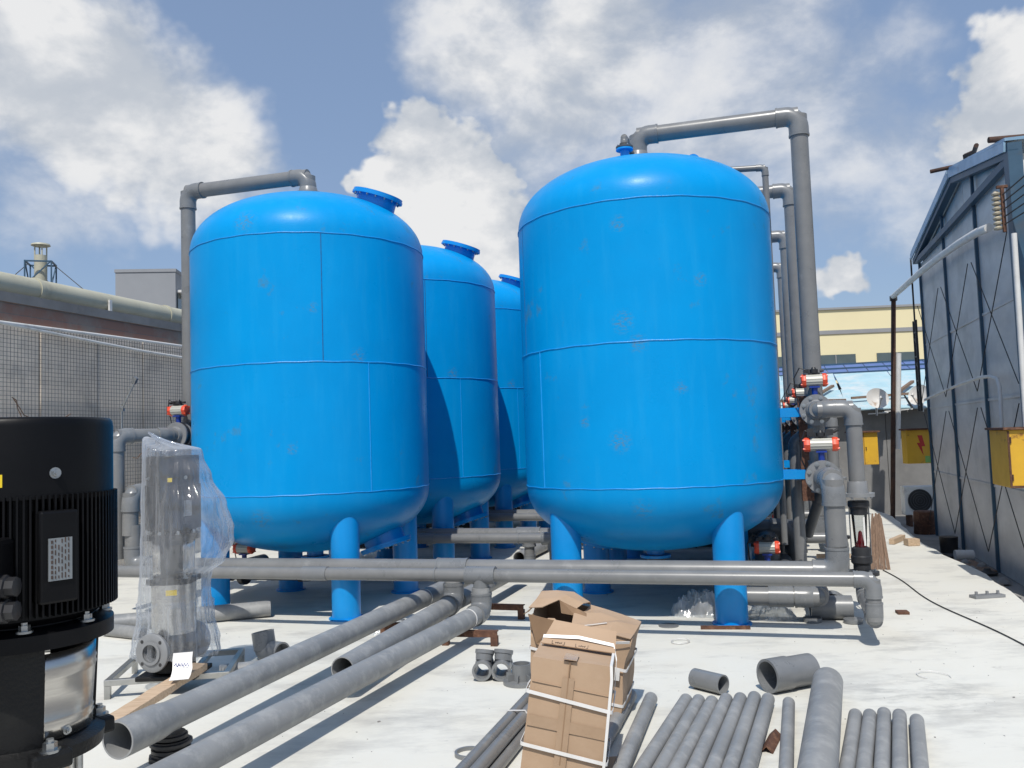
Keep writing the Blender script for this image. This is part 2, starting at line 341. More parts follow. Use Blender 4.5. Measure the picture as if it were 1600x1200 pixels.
def glass_mat():
    m, n, l, p = new_mat('clear_acrylic')
    o = [x for x in n if x.type == 'OUTPUT_MATERIAL'][0]
    tr = n.new('ShaderNodeBsdfTransparent'); tr.inputs[0].default_value = (.80, .82, .83, 1)
    gl = n.new('ShaderNodeBsdfGlossy'); gl.inputs['Roughness'].default_value = .05
    fr = n.new('ShaderNodeFresnel'); fr.inputs['IOR'].default_value = 1.5
    mm = n.new('ShaderNodeMixShader'); l.new(fr.outputs[0], mm.inputs[0]); l.new(tr.outputs[0], mm.inputs[1]); l.new(gl.outputs[0], mm.inputs[2])
    l.new(mm.outputs[0], o.inputs[0]); return m
MT['acrylic'] = glass_mat()

# ------------------------------------------------------------------ mesh helpers
def basis_of(d):
    d = Vector(d).normalized()
    a = Vector((0, 0, 1)) if abs(d.z) < .9 else Vector((1, 0, 0))
    x = a.cross(d).normalized(); y = d.cross(x)
    return x, y, d
class MB:
    def __init__(s): s.v = []; s.f = []
    def ring(s, c, x, y, r, n):
        i = len(s.v)
        for k in range(n):
            t = 2 * math.pi * k / n
            s.v.append(Vector(c) + x * (r * math.cos(t)) + y * (r * math.sin(t)))
        return i
    def bridge(s, i, j, n):
        for k in range(n):
            k2 = (k + 1) % n
            s.f.append((i + k, i + k2, j + k2, j + k))
    def cap(s, i, n, flip=False):
        q = list(range(i, i + n)); s.f.append(tuple(reversed(q)) if flip else tuple(q))
    def cyl(s, p0, p1, r0, r1=None, n=24, c0=True, c1=True):
        r1 = r0 if r1 is None else r1
        p0, p1 = Vector(p0), Vector(p1); x, y, d = basis_of(p1 - p0)
        i = s.ring(p0, x, y, r0, n); j = s.ring(p1, x, y, r1, n)
        s.bridge(i, j, n)
        if c0: s.cap(i, n, True)
        if c1: s.cap(j, n)
        return s
    def tube(s, p0, p1, ro, ri, n=28):
        p0, p1 = Vector(p0), Vector(p1); x, y, d = basis_of(p1 - p0)
        a = s.ring(p0, x, y, ro, n); b = s.ring(p1, x, y, ro, n); c = s.ring(p1, x, y, ri, n); e = s.ring(p0, x, y, ri, n)
        s.bridge(a, b, n); s.bridge(b, c, n); s.bridge(c, e, n); s.bridge(e, a, n)
        return s
    def lathe(s, prof, p=(0, 0, 0), d=(0, 0, 1), n=32, ends=True):
        p = Vector(p); x, y, d = basis_of(d); prev = None
        for k, (r, z) in enumerate(prof):
            i = s.ring(p + d * z, x, y, max(r, 1e-4), n)
            if prev is not None: s.bridge(prev, i, n)
            elif ends: s.cap(i, n, True)
            prev = i
        if ends: s.cap(prev, n)
        return s
    def sweep(s, pts, r, n=12, caps=True, radii=None):
        pts = [Vector(p) for p in pts]; prev = None; x = None
        for k, p in enumerate(pts):
            t = (pts[min(k + 1, len(pts) - 1)] - pts[max(k - 1, 0)]).normalized()
            if x is None: x, y, _ = basis_of(t)
            else:
                x = (x - t * x.dot(t)).normalized(); y = t.cross(x)
            i = s.ring(p, x, y, radii[k] if radii else r, n)
            if prev is not None: s.bridge(prev, i, n)
            elif caps: s.cap(i, n, True)
            prev = i
        if caps: s.cap(prev, n)
        return s
    def box(s, c, size, rot=None, taper=1.):
        c = Vector(c); i = len(s.v); hx, hy, hz = (q / 2 for q in size)
        for z in (-1, 1):
            k = taper if z > 0 else 1.
            for (a, b) in ((-1, -1), (1, -1), (1, 1), (-1, 1)):
                q = Vector((a * hx * k, b * hy * k, z * hz))
                if rot is not None: q = rot @ q
                s.v.append(c + q)
        for q in ((3, 2, 1, 0), (4, 5, 6, 7), (0, 1, 5, 4), (1, 2, 6, 5), (2, 3, 7, 6), (3, 0, 4, 7)):
            s.f.append(tuple(i + k for k in q))
        return s
    def bar(s, p0, p1, w, h, up=(0, 0, 1)):
        p0, p1 = Vector(p0), Vector(p1); d = (p1 - p0); L = d.length; d.normalize()
        side = d.cross(Vector(up)).normalized(); u2 = side.cross(d)
        rot = Matrix((d, side, u2)).transposed()
        return s.box((p0 + p1) / 2, (L, w, h), rot)
    def ribbon(s, pts, w, t, side):
        pts = [Vector(p) for p in pts]; side = [Vector(q).normalized() for q in side] if isinstance(side, list) else [Vector(side).normalized()] * len(pts)
        prev = None
        for k, p in enumerate(pts):
            tg = (pts[min(k + 1, len(pts) - 1)] - pts[max(k - 1, 0)]).normalized()
            sd = side[k]; nn = tg.cross(sd).normalized()
            i = len(s.v)
            for a, b in ((-1, -1), (1, -1), (1, 1), (-1, 1)): s.v.append(p + sd * (a * w / 2) + nn * (b * t / 2))
            if prev is not None:
                for q in range(4): s.f.append((prev + q, prev + (q + 1) % 4, i + (q + 1) % 4, i + q))
            prev = i
        return s
    def poly(s, pts, th, nrm):
        pts = [Vector(p) for p in pts]; nv = Vector(nrm).normalized() * th; n = len(pts); i = len(s.v)
        s.v += pts + [p + nv for p in pts]
        s.f.append(tuple(reversed(range(i, i + n)))); s.f.append(tuple(range(i + n, i + 2 * n)))
        for k in range(n): s.f.append((i + k, i + (k + 1) % n, i + n + (k + 1) % n, i + n + k))
        return s
    def hexb(s, p, d, r, h): return s.cyl(p, Vector(p) + Vector(d).normalized() * h, r, n=6)
    def mesh(s, name, mat, smooth=True, ang=38):
        me = bpy.data.meshes.new(name); me.from_pydata([tuple(q) for q in s.v], [], s.f)
        bm = bmesh.new(); bm.from_mesh(me); bmesh.ops.recalc_face_normals(bm, faces=bm.faces); bm.to_mesh(me); bm.free()
        if mat: me.materials.append(MT[mat] if isinstance(mat, str) else mat)
        if smooth:
            me.shade_smooth(); me.set_sharp_from_angle(angle=R_(ang))
        return me
def obj(name, mb, mat, parent=None, smooth=True, ang=38, bevel=0.):
    me = mb.mesh(name, mat, smooth, ang) if isinstance(mb, MB) else mb
    o = bpy.data.objects.new(name, me); COL.objects.link(o)
    if parent is not None: o.parent = parent
    if bevel:
        bv = o.modifiers.new('bevel', 'BEVEL'); bv.width = bevel; bv.segments = 2; bv.limit_method = 'ANGLE'; bv.angle_limit = R_(40)
    return o
def tag(o, label, cat, group=None):
    o['label'] = label; o['category'] = cat
    if group: o['group'] = group
    return o
def struct(o): o['kind'] = 'structure'; return o
# the plant grid: a runs along the row of tanks, b runs away from the viewer; origin under the near right tank
GA = R_(-16)
UG = Vector((math.cos(GA), math.sin(GA), 0)); VG = Vector((-math.sin(GA), math.cos(GA), 0)); ORG = Vector((1.31, 8.353, 0))
def W(a, b, z=0.): return ORG + UG * a + VG * b + Vector((0, 0, z))
def thing(name, label, cat, a=0., b=0., z=0., rot=0., group=None):
    o = bpy.data.objects.new(name, None); COL.objects.link(o); o.empty_display_size = .1
    o.location = W(a, b, z); o.rotation_euler = (0, 0, GA + rot)
    return tag(o, label, cat, group)
def one(name, mb, mat, label, cat, a=0., b=0., z=0., rot=0., group=None, **kw):
    o = obj(name, mb, mat, None, **kw); o.location = W(a, b, z); o.rotation_euler = (0, 0, GA + rot)
    return tag(o, label, cat, group)
def copy_tree(o, parent=None):
    c = o.copy(); COL.objects.link(c); c.parent = parent
    if parent is not None: c.matrix_parent_inverse = o.matrix_parent_inverse.copy()
    for ch in [x for x in o.children]: copy_tree(ch, c)
    return c
V = Vector

# piping -------------------------------------------------------------------
def elbow_pts(p, din, dout, rb, sock):
    din, dout = V(din).normalized(), V(dout).normalized()
    th = din.angle(dout); t = rb * math.tan(th / 2)
    a = p - din * t; b = p + dout * t
    cdir = (dout - din).normalized(); c = p + cdir * (rb / math.cos(th / 2))
    ax = din.cross(dout).normalized(); pts = [a - din * sock]
    steps = 9
    for k in range(steps + 1):
        q = Quaternion(ax, th * k / steps) @ (a - c)
        pts.append(c + q)
    pts.append(b + dout * sock)
    return pts
def run(parent, pts, r, mat='pvc', fit='pvc_fit', open0=False, open1=False, rbk=1.45, sockk=1.05, n=28, couple=()):
    pts = [V(p) for p in pts]
    for k in range(len(pts) - 1):
        p0, p1 = pts[k], pts[k + 1]; d = (p1 - p0).normalized()
        o0 = open0 and k == 0; o1 = open1 and k == len(pts) - 2
        mb = MB()
        if o0 or o1: mb.tube(p0, p1, r, r * .91, n)
        else: mb.cyl(p0, p1, r, n=n)
        obj('pipe', mb, mat, parent)
    for k in range(1, len(pts) - 1):
        e = elbow_pts(pts[k], pts[k] - pts[k - 1], pts[k + 1] - pts[k], r * rbk, r * sockk)
        mb = MB().sweep(e, r * 1.13, n)
        for (q, q2) in ((e[0], e[1]), (e[-1], e[-2])):
            d = (V(q2) - V(q)).normalized(); mb.tube(V(q) - d * .001, V(q) + d * r * .22, r * 1.175, r * .98, n)
        obj('elbow', mb, fit, parent)
    for (seg, t, L) in couple:
        p0, p1 = pts[seg], pts[seg + 1]; c = p0.lerp(p1, t); d = (p1 - p0).normalized()
        obj('coupling', MB().lathe([(r, -L / 2), (r * 1.12, -L / 2), (r * 1.12, L / 2), (r, L / 2)], c, d, n), fit, parent)
def tee(parent, c, d, br, r, rb=None, L=3.0, BL=2.0, fit='pvc_fit', n=28):
    c = V(c); d = V(d).normalized(); br = V(br).normalized(); rb = rb or r
    mb = MB().lathe([(r * .98, -r * L / 2), (r * 1.17, -r * L / 2), (r * 1.17, -r * L / 2 + r * .2), (r * 1.13, -r * L / 2 + r * .22), (r * 1.13, r * L / 2 - r * .22), (r * 1.17, r * L / 2 - r * .2), (r * 1.17, r * L / 2), (r * .98, r * L / 2)], c, d, n)
    mb.lathe([(rb * 1.13, 0), (rb * 1.13, rb * BL * .85), (rb * 1.18, rb * BL * .87), (rb * 1.18, rb * BL), (rb * .98, rb * BL)], c, br, n)
    return obj('tee', mb, fit, parent)
_bolt = {}
def bolt_mesh(r):
    k = round(r, 4)
    if k not in _bolt:
        mb = MB().cyl((0, 0, -.002), (0, 0, r * .25), r * 1.5, n=14); mb.hexb((0, 0, r * .25), (0, 0, 1), r, r * 1.0); mb.cyl((0, 0, r * 1.2), (0, 0, r * 1.75), r * .55, n=8)
        _bolt[k] = mb.mesh('bolt', 'zinc')
    return _bolt[k]
def flange(parent, c, d, rp, ro, th=.022, nb=8, bolts=True, mat='grey_paint', hub=.05, br=.011, bmat=None):
    """disc at c, face towards d; hub on the -d side"""
    c = V(c); x, y, d = basis_of(d)
    mb = MB().lathe([(rp, -th), (ro, -th), (ro, 0), (rp * .95, 0)], c, d, 36)
    if hub: mb.lathe([(rp * 1.13, -th - hub), (rp * 1.16, -th - hub + .004), (rp * 1.3, -th), (rp, -th)], c, d, 28)
    f = obj('flange', mb, mat, parent)
    if bolts:
        for k in range(nb):
            t = 2 * math.pi * (k + .5) / nb; q = c + (x * math.cos(t) + y * math.sin(t)) * ((rp + ro) / 2 + .004)
            o = obj('bolt', bolt_mesh(br), None, f); o.location = q; o.rotation_euler = d.to_track_quat('Z', 'Y').to_euler()
    return f
def valve(name, label, a, b, z, axis=(0, 1, 0), r=.08, group='pneumatic butterfly valves on the filter pipework', length=.23):
    """wafer butterfly valve with a pneumatic actuator above, pipe axis along local y"""
    t = thing(name, label, 'valve', a, b, z, group=group)
    ax = V(axis)
    obj('valve_body', MB().lathe([(r * .9, -.026), (r * 1.55, -.026), (r * 1.55, .026), (r * .9, .026)], (0, 0, 0), ax, 32), 'rubber', t)
    obj('stem', MB().cyl((0, 0, r * 1.4), (0, 0, r * 1.4 + .09), .026, n=16).box((0, 0, r * 1.4 + .085), (.085, .085, .014)), 'valve_blue', t)
    zc = r * 1.4 + .09 + .055
    body = MB(); n = 28; h = length * .30
    prof = []
    for k in range(n):
        th = 2 * math.pi * k / n; rr = .052 + .004 * (k % 2)
        prof.append((rr * math.cos(th), zc + rr * 1.0 * math.sin(th)))
    i = len(body.v); body.v += [V((-h, p[0], p[1])) for p in prof] + [V((h, p[0], p[1])) for p in prof]
    body.bridge(i, i + n, n); body.cap(i, n, True); body.cap(i + n, n)
    act = obj('actuator', body, 'alu', t, ang=25)
    for s in (-1, 1):
        e = MB().lathe([(.058, 0), (.060, .006), (.060, length * .11), (.054, length * .17), (.03, length * .19)], (s * h, 0, zc), (s, 0, 0), 8)
        for (py, pz) in ((.036, .036), (-.036, .036), (.036, -.036), (-.036, -.036)): e.hexb((s * (h + length * .14), py, zc + pz), (s, 0, 0), .009, length * .06)
        obj('end_cap', e, 'orange', act, ang=25)
    ind = MB().box((0, 0, zc + .062), (.10, .05, .012)).cyl((0, 0, zc + .066), (0, 0, zc + .10), .036, n=20).cyl((0, 0, zc + .10), (0, 0, zc + .118), .024, .016, n=16)
    ind.box((-.055, 0, zc + .085), (.03, .03, .035)).cyl((.05, 0, zc + .085), (.085, 0, zc + .085), .012, n=12).cyl((-.08, -.01, zc + .08), (-.08, -.05, zc + .08), .012, n=12)
    if length > .25: ind.box((-.08, .0, zc + .10), (.05, .04, .07)).box((.07, 0, zc + .10), (.06, .05, .05)).cyl((.10, 0, zc + .10), (.14, 0, zc + .12), .014, n=10)
    obj('position_indicator', ind, 'rubber', t)
    hs = .9 if length > .25 else 1.
    obj('air_hose', MB().sweep([(-.06, -.01, zc + .09), (-.12, 0, zc + .12), (-.17 * hs, .05, zc + .03), (-.16, .09, zc - .12), (-.12, .10, zc - .22)], .006, 6), 'cable', t)
    return t

# ================================================================== setting
def sheet(name, pts, z, mat, th=None):
    mb = MB(); n = len(pts)
    if th: mb.poly([(x, y, z - th) for x, y in pts], th, (0, 0, 1))
    else:
        mb.v = [V((x, y, z)) for x, y in pts]; mb.f = [tuple(range(n))]
    return struct(obj(name, mb, mat, smooth=False))
sheet('ground', [(-400, -60), (400, -60), (400, 900), (-400, 900)], -.14, 'concrete')
# white deck slab with a wavering right-hand edge beside the shed
edge = []
rr = random.Random(3)
for k in range(41):
    b = -9 + k * (20.2 / 40); edge.append(W(3.16 + .10 * math.sin(b * .9) + rr.uniform(-.03, .03) - max(0, b - 6) * .03, b))
dk = [(p.x, p.y) for p in edge] + [(W(-7.7, 11.2).x, W(-7.7, 11.2).y), (W(-7.7, -9).x, W(-7.7, -9).y)]
sheet('deck', dk, 0, 'floor', .12)

# left boundary: cement-panel wall with brick course above, wire mesh in front, duct along the top
lw = thing('boundary_wall', 'weathered grey cement panel wall with brick course, left of the tanks', 'wall', -7.75, 0, 0)
obj('wall_core', MB().box((-.16, 3.2, 1.55), (.2, 26, 3.2)), 'darkwall', lw, smooth=False)
rr = random.Random(11)
y = -7.0
while y < 15.5:
    w = rr.choice((.86, .92, .98))
    obj('wall_panel', MB().box((rr.uniform(-.012, .012), y + w / 2, 1.62), (.10, w - .022, 3.26)), 'wallpanel', lw, smooth=False)
    y += w
obj('brick_course', MB().box((-.12, 3.2, 3.385), (.16, 26, .26)), 'brick', lw, smooth=False)
obj('coping', MB().box((-.14, 3.2, 3.575), (.26, 26, .12)), 'darkwall', lw, smooth=False)
for k, zz in enumerate((.35, .72, 1.02)):
    obj('ledge', MB().box((.07, 4.2, zz), (.06, 9, .05)), 'concrete', lw, smooth=False)
wm = MB()
for k in range(270): wm.box((0, -3.0 + k * .0525, 1.75), (.003, .0042, 3.0))
for k in range(58): wm.box((.005, 4.1, .25 + k * .0525), (.003, 14.2, .0042))
one('wire_mesh', wm, 'wire', 'dark square wire mesh fixed in front of the grey left wall', 'wire mesh', -7.60, 0, .0, smooth=False)
for z0, dz, nm in ((3.22, -.02, 'upper'), (3.16, .10, 'lower')):
    pts = [(.06, -5 + k * .9, z0 + dz * math.sin(k * .5) - (.05 if nm == 'lower' and k > 9 else 0)) for k in range(22)]
    one('conduit_pipe', MB().sweep(pts, .022, 10), 'white', 'white conduit sagging along the wall below the bricks' if nm == 'lower' else 'straight white conduit along the wall below the bricks', 'conduit', -7.62, 0, 0)
du = thing('ventilation_duct', 'long cream round duct along the top of the left wall', 'duct', -8.1, 0, 3.80)
for k in range(9):
    y0 = -7 + k * 2.6
    obj('duct_section', MB().cyl((0, y0, 0), (0, y0 + 2.6, 0), .15, n=24), 'duct', du)
    obj('duct_joint', MB().cyl((0, y0 - .03, 0), (0, y0 + .03, 0), .165, n=24), 'duct', du)
    obj('duct_bracket', MB().box((.16, y0 + 1.2, -.10), (.03, .05, .26)), 'white', du)
# dry vine along the wall
rr = random.Random(5); vm = MB()
for s in range(26):
    x, yy, zz = rr.uniform(0, .12), rr.uniform(-1.5, 5.5), 1.75 + rr.uniform(-.1, .15); pts = []
    dy, dz = rr.uniform(-.12, .12), rr.uniform(-.02, .09)
    for k in range(8):
        pts.append((x, yy, zz)); x += rr.uniform(-.02, .02); yy += dy + rr.uniform(-.05, .05); zz += dz + rr.uniform(-.06, .05)
    vm.sweep(pts, .006, 5)
o = one('dry_vine', vm, 'twig', 'tangle of dry brown vine stems on the left wall mesh', 'vine', -7.52, 0, 0)
o['kind'] = 'stuff'
gl = thing('stay_bracket', 'thin bent galvanised bracket rising from the elbow by the left wall', 'bracket', -5.55, -.60, 1.86)
obj('rod', MB().sweep([(0, 0, 0), (0, 0, .22), (.02, 0, .26), (.12, .02, .46), (.15, .02, .52)], .011, 8), 'zinc', gl)
obj('clamp', MB().box((.15, .02, .53), (.05, .03, .07), Matrix.Rotation(.5, 3, 'Y')).box((0, 0, .22), (.06, .03, .03)), 'zinc', gl)

# chimney with its lattice frame
ch = thing('chimney_stack', 'cream round chimney with flat cap inside a steel lattice', 'chimney', 0, 0)
ch.location = (-13.05, 24, 0); ch.rotation_euler = (0, 0, .3)
obj('stack', MB().lathe([(.165, 0), (.165, 7.2), (.16, 7.2)], n=28), 'duct', ch)
obj('cap', MB().lathe([(.20, 7.46), (.25, 7.48), (.235, 7.52), (.03, 7.57)], n=28), 'duct', ch)
for k in range(4):
    t = k * math.pi / 2 + .4; obj('cap_strut', MB().cyl((.15 * math.cos(t), .15 * math.sin(t), 7.1), (.15 * math.cos(t), .15 * math.sin(t), 7.48), .02, n=6), 'duct', ch)
for sx in (-1, 1):
    for sy in (-1, 1): obj('lattice_post', MB().box((sx * .33, sy * .33, 3.5), (.035, .035, 7.0)), 'shed_blue', ch, smooth=False)
for z0 in (4.9, 5.6, 6.3, 6.98):
    for (p, q) in (((-.33, -.33), (.33, -.33)), ((.33, -.33), (.33, .33)), ((.33, .33), (-.33, .33)), ((-.33, .33), (-.33, -.33))):
        obj('lattice_rail', MB().bar((*p, z0), (*q, z0), .04, .04), 'shed_blue', ch, smooth=False)
        if z0 < 6.5: obj('lattice_brace', MB().bar((*p, z0), (*q, z0 + .7), .03, .03), 'shed_blue', ch, smooth=False)
for s in (-1, 1): obj('guy_wire', MB().cyl((s * .33, 0, 6.95), (s * 4.5, 1, 3.2), .012, n=5), 'wire', ch)

gb = thing('grey_building', 'plain grey rendered block with a dark recess beyond the left wall', 'building')
gb.location = (-23.2, 55, 0); gb.rotation_euler = (0, 0, R_(6))
obj('wall', MB().box((0, 4, 6.55), (3.7, 8, 13.1)), 'greybld', gb, smooth=False)
obj('parapet', MB().box((0, 4, 13.2), (3.8, 8.1, .2)), 'greybld', gb, smooth=False)
obj('canopy', MB().box((2.2, 1.6, 11.9), (.7, 2.6, .16)), 'white', gb, smooth=False)
obj('recess', MB().box((1.87, 1.6, 11.0), (.1, 2.6, 1.5)), 'glass_dark', gb, smooth=False)

# right: panel shed whose gable faces the tanks
sh = thing('panel_shed', 'tall shed with grey panel gable, blue steel posts and pale blue roof trim', 'shed', 3.62, 0, -.14)
B0, B1, BR = 1.38, 6.95, 3.90
ZE, ZR = 4.50, 4.96
posts = [B0, 3.15, 5.02, B1]
for k in range(3):
    y0, y1 = posts[k], posts[k + 1]
    for j, (z0, z1) in enumerate(((0, 1.02), (1.02, 2.04), (2.04, 3.06), (3.06, 4.40))):
        obj('wall_panel', MB().box((.05 + .003 * ((j + k) % 2), (y0 + y1) / 2, (z0 + z1) / 2), (.06, y1 - y0 - .012, z1 - z0 - .010)), 'shed_panel', sh, smooth=False)
def gz_(y): return ZE + (ZR - ZE) * (1 - abs(y - BR) / (BR - B0 if y < BR else B1 - BR))
for (y0, y1) in ((B0, 3.15), (3.15, BR), (BR, 5.02), (5.02, B1)):
    obj('gable_panel', MB().poly([(.055, y0 + .006, 4.40), (.055, y1 - .006, 4.40), (.055, y1 - .006, gz_(y1) - .02), (.055, y0 + .006, gz_(y0) - .02)], .06, (1, 0, 0)), 'shed_panel', sh, smooth=False)
for y0 in posts[1:]:
    zt = gz_(y0) - .03
    obj('post', MB().box((.002, y0, zt / 2), (.036, .04, zt)), 'shed_blue', sh, smooth=False)
obj('corner_post', MB().box((-.02, B0 - .07, 2.28), (.13, .17, 4.56)), 'shed_blue', sh, smooth=False)
obj('tie_beam', MB().box((-.03, (B0 + B1) / 2, 4.43), (.07, B1 - B0, .08)), 'shed_blue', sh, smooth=False)
for (y0, y1) in ((B0 - .15, BR), (BR, B1 + .12)):
    g0 = ZE - .02 if y0 < BR else ZR; g1 = ZR if y0 < BR else ZE - .02
    obj('rafter', MB().bar((-.035, y0, g0 - .03), (-.035, y1, g1 - .03), .09, .08), 'shed_blue', sh, smooth=False)
    obj('fascia', MB().bar((-.10, y0 + .04, g0 + .055), (-.10, y1, g1 + .055), .02, .10), 'fascia', sh, smooth=False)
    obj('roof_sheet', MB().bar((2.6, y0 + .02, g0 + .125), (2.6, y1, g1 + .125), 5.4, .03), 'fascia', sh, smooth=False)
for (y0, y1) in ((B0, 3.15), (3.15, 5.02), (5.02, B1)):
    obj('brace_rod', MB().cyl((-.085, y0 + .04, 2.15), (-.075, y1 - .04, 3.7), .0055, n=6), 'cable', sh)
    obj('brace_rod', MB().cyl((-.10, y1 - .04, 2.15), (-.095, y0 + .04, 3.7), .0055, n=6), 'cable', sh)
    obj('brace_rod', MB().cyl((-.085, y0 + .04, .25), (-.075, y1 - .04, 1.95), .0055, n=6), 'cable', sh)
    obj('brace_rod', MB().cyl((-.10, y1 - .04, .25), (-.095, y0 + .04, 1.95), .0055, n=6), 'cable', sh)
for zz in (1.02, 2.04, 3.06):
    obj('lap_strip', MB().box((.016, (B0 + B1) / 2, zz), (.012, B1 - B0 - .1, .03)), 'shed_panel', sh, smooth=False)
# near return wall of the shed, sunlit
for j in range(4):
    for i in range(3):
        obj('side_panel', MB().box((.55 + i * 1.0, B0 - .05, .55 + j * 1.10), (.98, .06, 1.08)), 'fascia' if i % 2 else 'white', sh, smooth=False)
# rusty tubes lying on the shed roof
one('scaffold_tube', MB().cyl((-.30, 0, 0), (.9, -.5, .02), .026, n=10), 'rust_dark', 'short rusty tube lying across the shed roof near its ridge', 'tube', 3.62, 3.95, 4.945)
one('scaffold_tube', MB().cyl((-.2, 0, 0), (1.6, .3, .03), .032, n=10), 'rust_dark', 'rusty tube on the shed roof at the right edge', 'tube', 3.66, 1.6, 4.58)
rag = MB().sweep([(0, 0, 0), (.05, -.1, .05), (.0, -.3, .06), (.06, -.5, .04), (.02, -.8, .03)], .028, 7)
one('roof_debris', rag, 'rust_dark', 'dark ragged heap on the shed roof beside the short tube', 'debris', 3.60, 3.6, 4.86)
# white plastic pipe on the gable, pole
one('downpipe', MB().sweep([(0, 1.83, 3.70), (0, 2.3, 3.76), (0, 3.21, 3.83), (0, 4.5, 3.90), (0, 5.85, 3.95), (0, 7.4, 3.98), (0, 8.87, 4.01)], .047, 12), 'white', 'white plastic pipe sloping across the shed gable', 'pipe', 3.46, 0, 0)
po = thing('pole', 'thin rusty pole with white sleeve behind the flow meter', 'pole', 3.22, 8.85, -.14)
obj('rusty_tube', MB().cyl((0, 0, 0), (.25, .02, 4.1), .042, n=12), 'rust_dark', po)
obj('white_sleeve', MB().cyl((.16, .03, 1.35), (.28, .04, 3.1), .05, n=12), 'white', po)
obj('top_joint', MB().box((.25, .02, 4.12), (.12, .10, .09)), 'cable', po)
ld = thing('ladder_frame', 'dark steel ladder bracket at the far corner of the shed', 'ladder', 3.54, 7.12, -.14)
for s in (0, .22): obj('rail', MB().box((0, s, 2.75), (.035, .035, 1.5)), 'cable', ld, smooth=False)
for k in range(7): obj('rung', MB().bar((0, 0, 2.1 + k * .2), (0, .22, 2.1 + k * .2 + (.12 if k % 2 else 0)), .025, .025), 'cable', ld, smooth=False)
obj('stay', MB().box((0, .1, 4.0), (.025, .025, 1.1)), 'cable', ld, smooth=False)
ins = thing('insulator_string', 'string of cream porcelain insulators on the shed corner', 'insulator', 3.42, 1.30, 3.56)
for k in range(8): obj('insulator', MB().lathe([(.02, 0), (.04, .006), (.046, .02), (.03, .032), (.02, .044)], (0, 0, k * .05), n=16), 'porcelain', ins)
obj('bracket', MB().box((.05, -.03, .2), (.03, .04, .46)).box((.05, -.03, .43), (.1, .04, .025)), 'rust', ins, smooth=False)
for k in range(5):
    one('power_wire', MB().sweep([(0, 0, 0), (.25, -.7, .10 + .02 * k), (.55, -1.6, .32), (1.0, -2.8, .8)], .007, 5), 'cable', '%s of the thin power wires running from the insulators' % ('lowest', 'second lowest', 'middle one', 'second highest', 'highest')[k], 'wire', 3.46, 1.28, 3.60 + k * .075)
one('corner_conduit', MB().cyl((0, 0, 0), (.02, -.02, 3.42), .026, n=10), 'white', 'white vertical conduit beside the blue shed corner post', 'conduit', 3.48, 1.10, .05)
one('wall_cable', MB().sweep([(.06, 6.8, 2.03), (.05, 5.2, 2.10), (.03, 3.93, 2.14), (.02, 2.9, 2.16), (0, 2.35, 2.14), (0, 2.05, 2.10), (0, 1.97, 2.0), (-.02, 1.9, 1.56)], .02, 10), 'white', 'pale cable sagging along the shed gable to the big yellow box', 'cable', 3.49, 0, 0)
def bolt_mark(parent, y, z, s, x):
    pts = [(0, 1), (.45, 1), (.22, .25), (.55, .25), (-.05, -1), (.08, -.1), (-.25, -.1)]
    obj('lightning_mark', MB().poly([(x, y - px * s, z + pz * s) for px, pz in pts], .003, (-1, 0, 0)), 'red', parent, smooth=False)
yb = thing('electrical_box', 'big rust-edged yellow steel cabinet hung on the shed gable at right', 'electrical box', 3.46, 1.36, .99)
obj('cabinet', MB().box((0, 0, .28), (.32, .68, .56)), 'yellow', yb, smooth=False, bevel=.008)
obj('rain_lid', MB().box((-.01, 0, .572), (.37, .74, .022)), 'rust', yb, smooth=False)
obj('latch', MB().box((.04, -.348, .30), (.02, .014, .07)), 'rust_dark', yb, smooth=False)
for zz in (.10, .46): obj('hinge', MB().cyl((-.135, -.346, zz - .03), (-.135, -.346, zz + .03), .008, n=8), 'rust_dark', yb)
obj('rust_edge', MB().box((-.15, -.342, .28), (.018, .008, .54)).box((0, -.343, .012), (.31, .008, .02)), 'rust', yb, smooth=False)
# lean-to behind the plant: dark wall under pale sheets, blue roof, cream factory
lt = thing('lean_to_shed', 'low dark shed roofed with patched pale blue sheets behind the tanks', 'shed', 0, 10.4, -.14)
for k in range(9): obj('wall_panel', MB().box((-4.4 + k * 1.2, .1, 1.05), (1.19, .14, 2.1)), 'darkwall', lt, smooth=False)  # panels coloured dark grey to carry the shade on this wall
rr = random.Random(8)
for k in range(8):
    x0 = -4.4 + k * 1.18
    for j in range(2):
        obj('roof_sheet', MB().bar((x0 + .6 + rr.uniform(-.05, .05), -.35 + j * 1.6 + rr.uniform(-.05, .05), 2.10 + j * .45 + rr.uniform(0, .02)), (x0 + .6, 1.35 + j * 1.6, 2.58 + j * .45 + rr.uniform(0, .02)), 1.16, .02), 'roof_cyan', lt, smooth=False)
for k in range(6):
    p = V((.4 + k * .8, .2, 2.36 + rr.uniform(0, .03))); ang = rr.uniform(-.25, .25) if k % 2 else 1.2
    obj('roof_batten', MB().bar(p, p + V((1.5 * math.cos(ang), 1.2 * math.sin(ang), .34 * math.sin(ang))), .07, .05), 'strip_wood', lt, smooth=False)
for k in range(12): obj('roof_scrap', MB().box((-.2 + k * .38, -.40 + .2 * (k % 3), 2.06 + rr.uniform(-.03, .05)), (rr.uniform(.3, .6), .3, .02), Matrix.Rotation(rr.uniform(-.2, .2), 3, 'Y')), 'white', lt, smooth=False)
br = thing('blue_roof', 'blue ribbed metal roof beyond the pale sheets', 'roof', 0, 16.0, -.14)
for k in range(34): obj('roof_sheet', MB().bar((-6 + k * .5, -1.2, 2.98), (-6 + k * .5, 1.4, 3.55), .48, .03), 'roof_blue', br, smooth=False)
for k in range(4): obj('roof_rail', MB().box((2.2, -1.1 + k * .75, 3.03 + k * .165), (17, .06, .05)), 'shed_blue', br, smooth=False)
obj('wall', MB().box((2.2, 1.1, 1.5), (17, .2, 3.0)), 'darkwall', br, smooth=False)
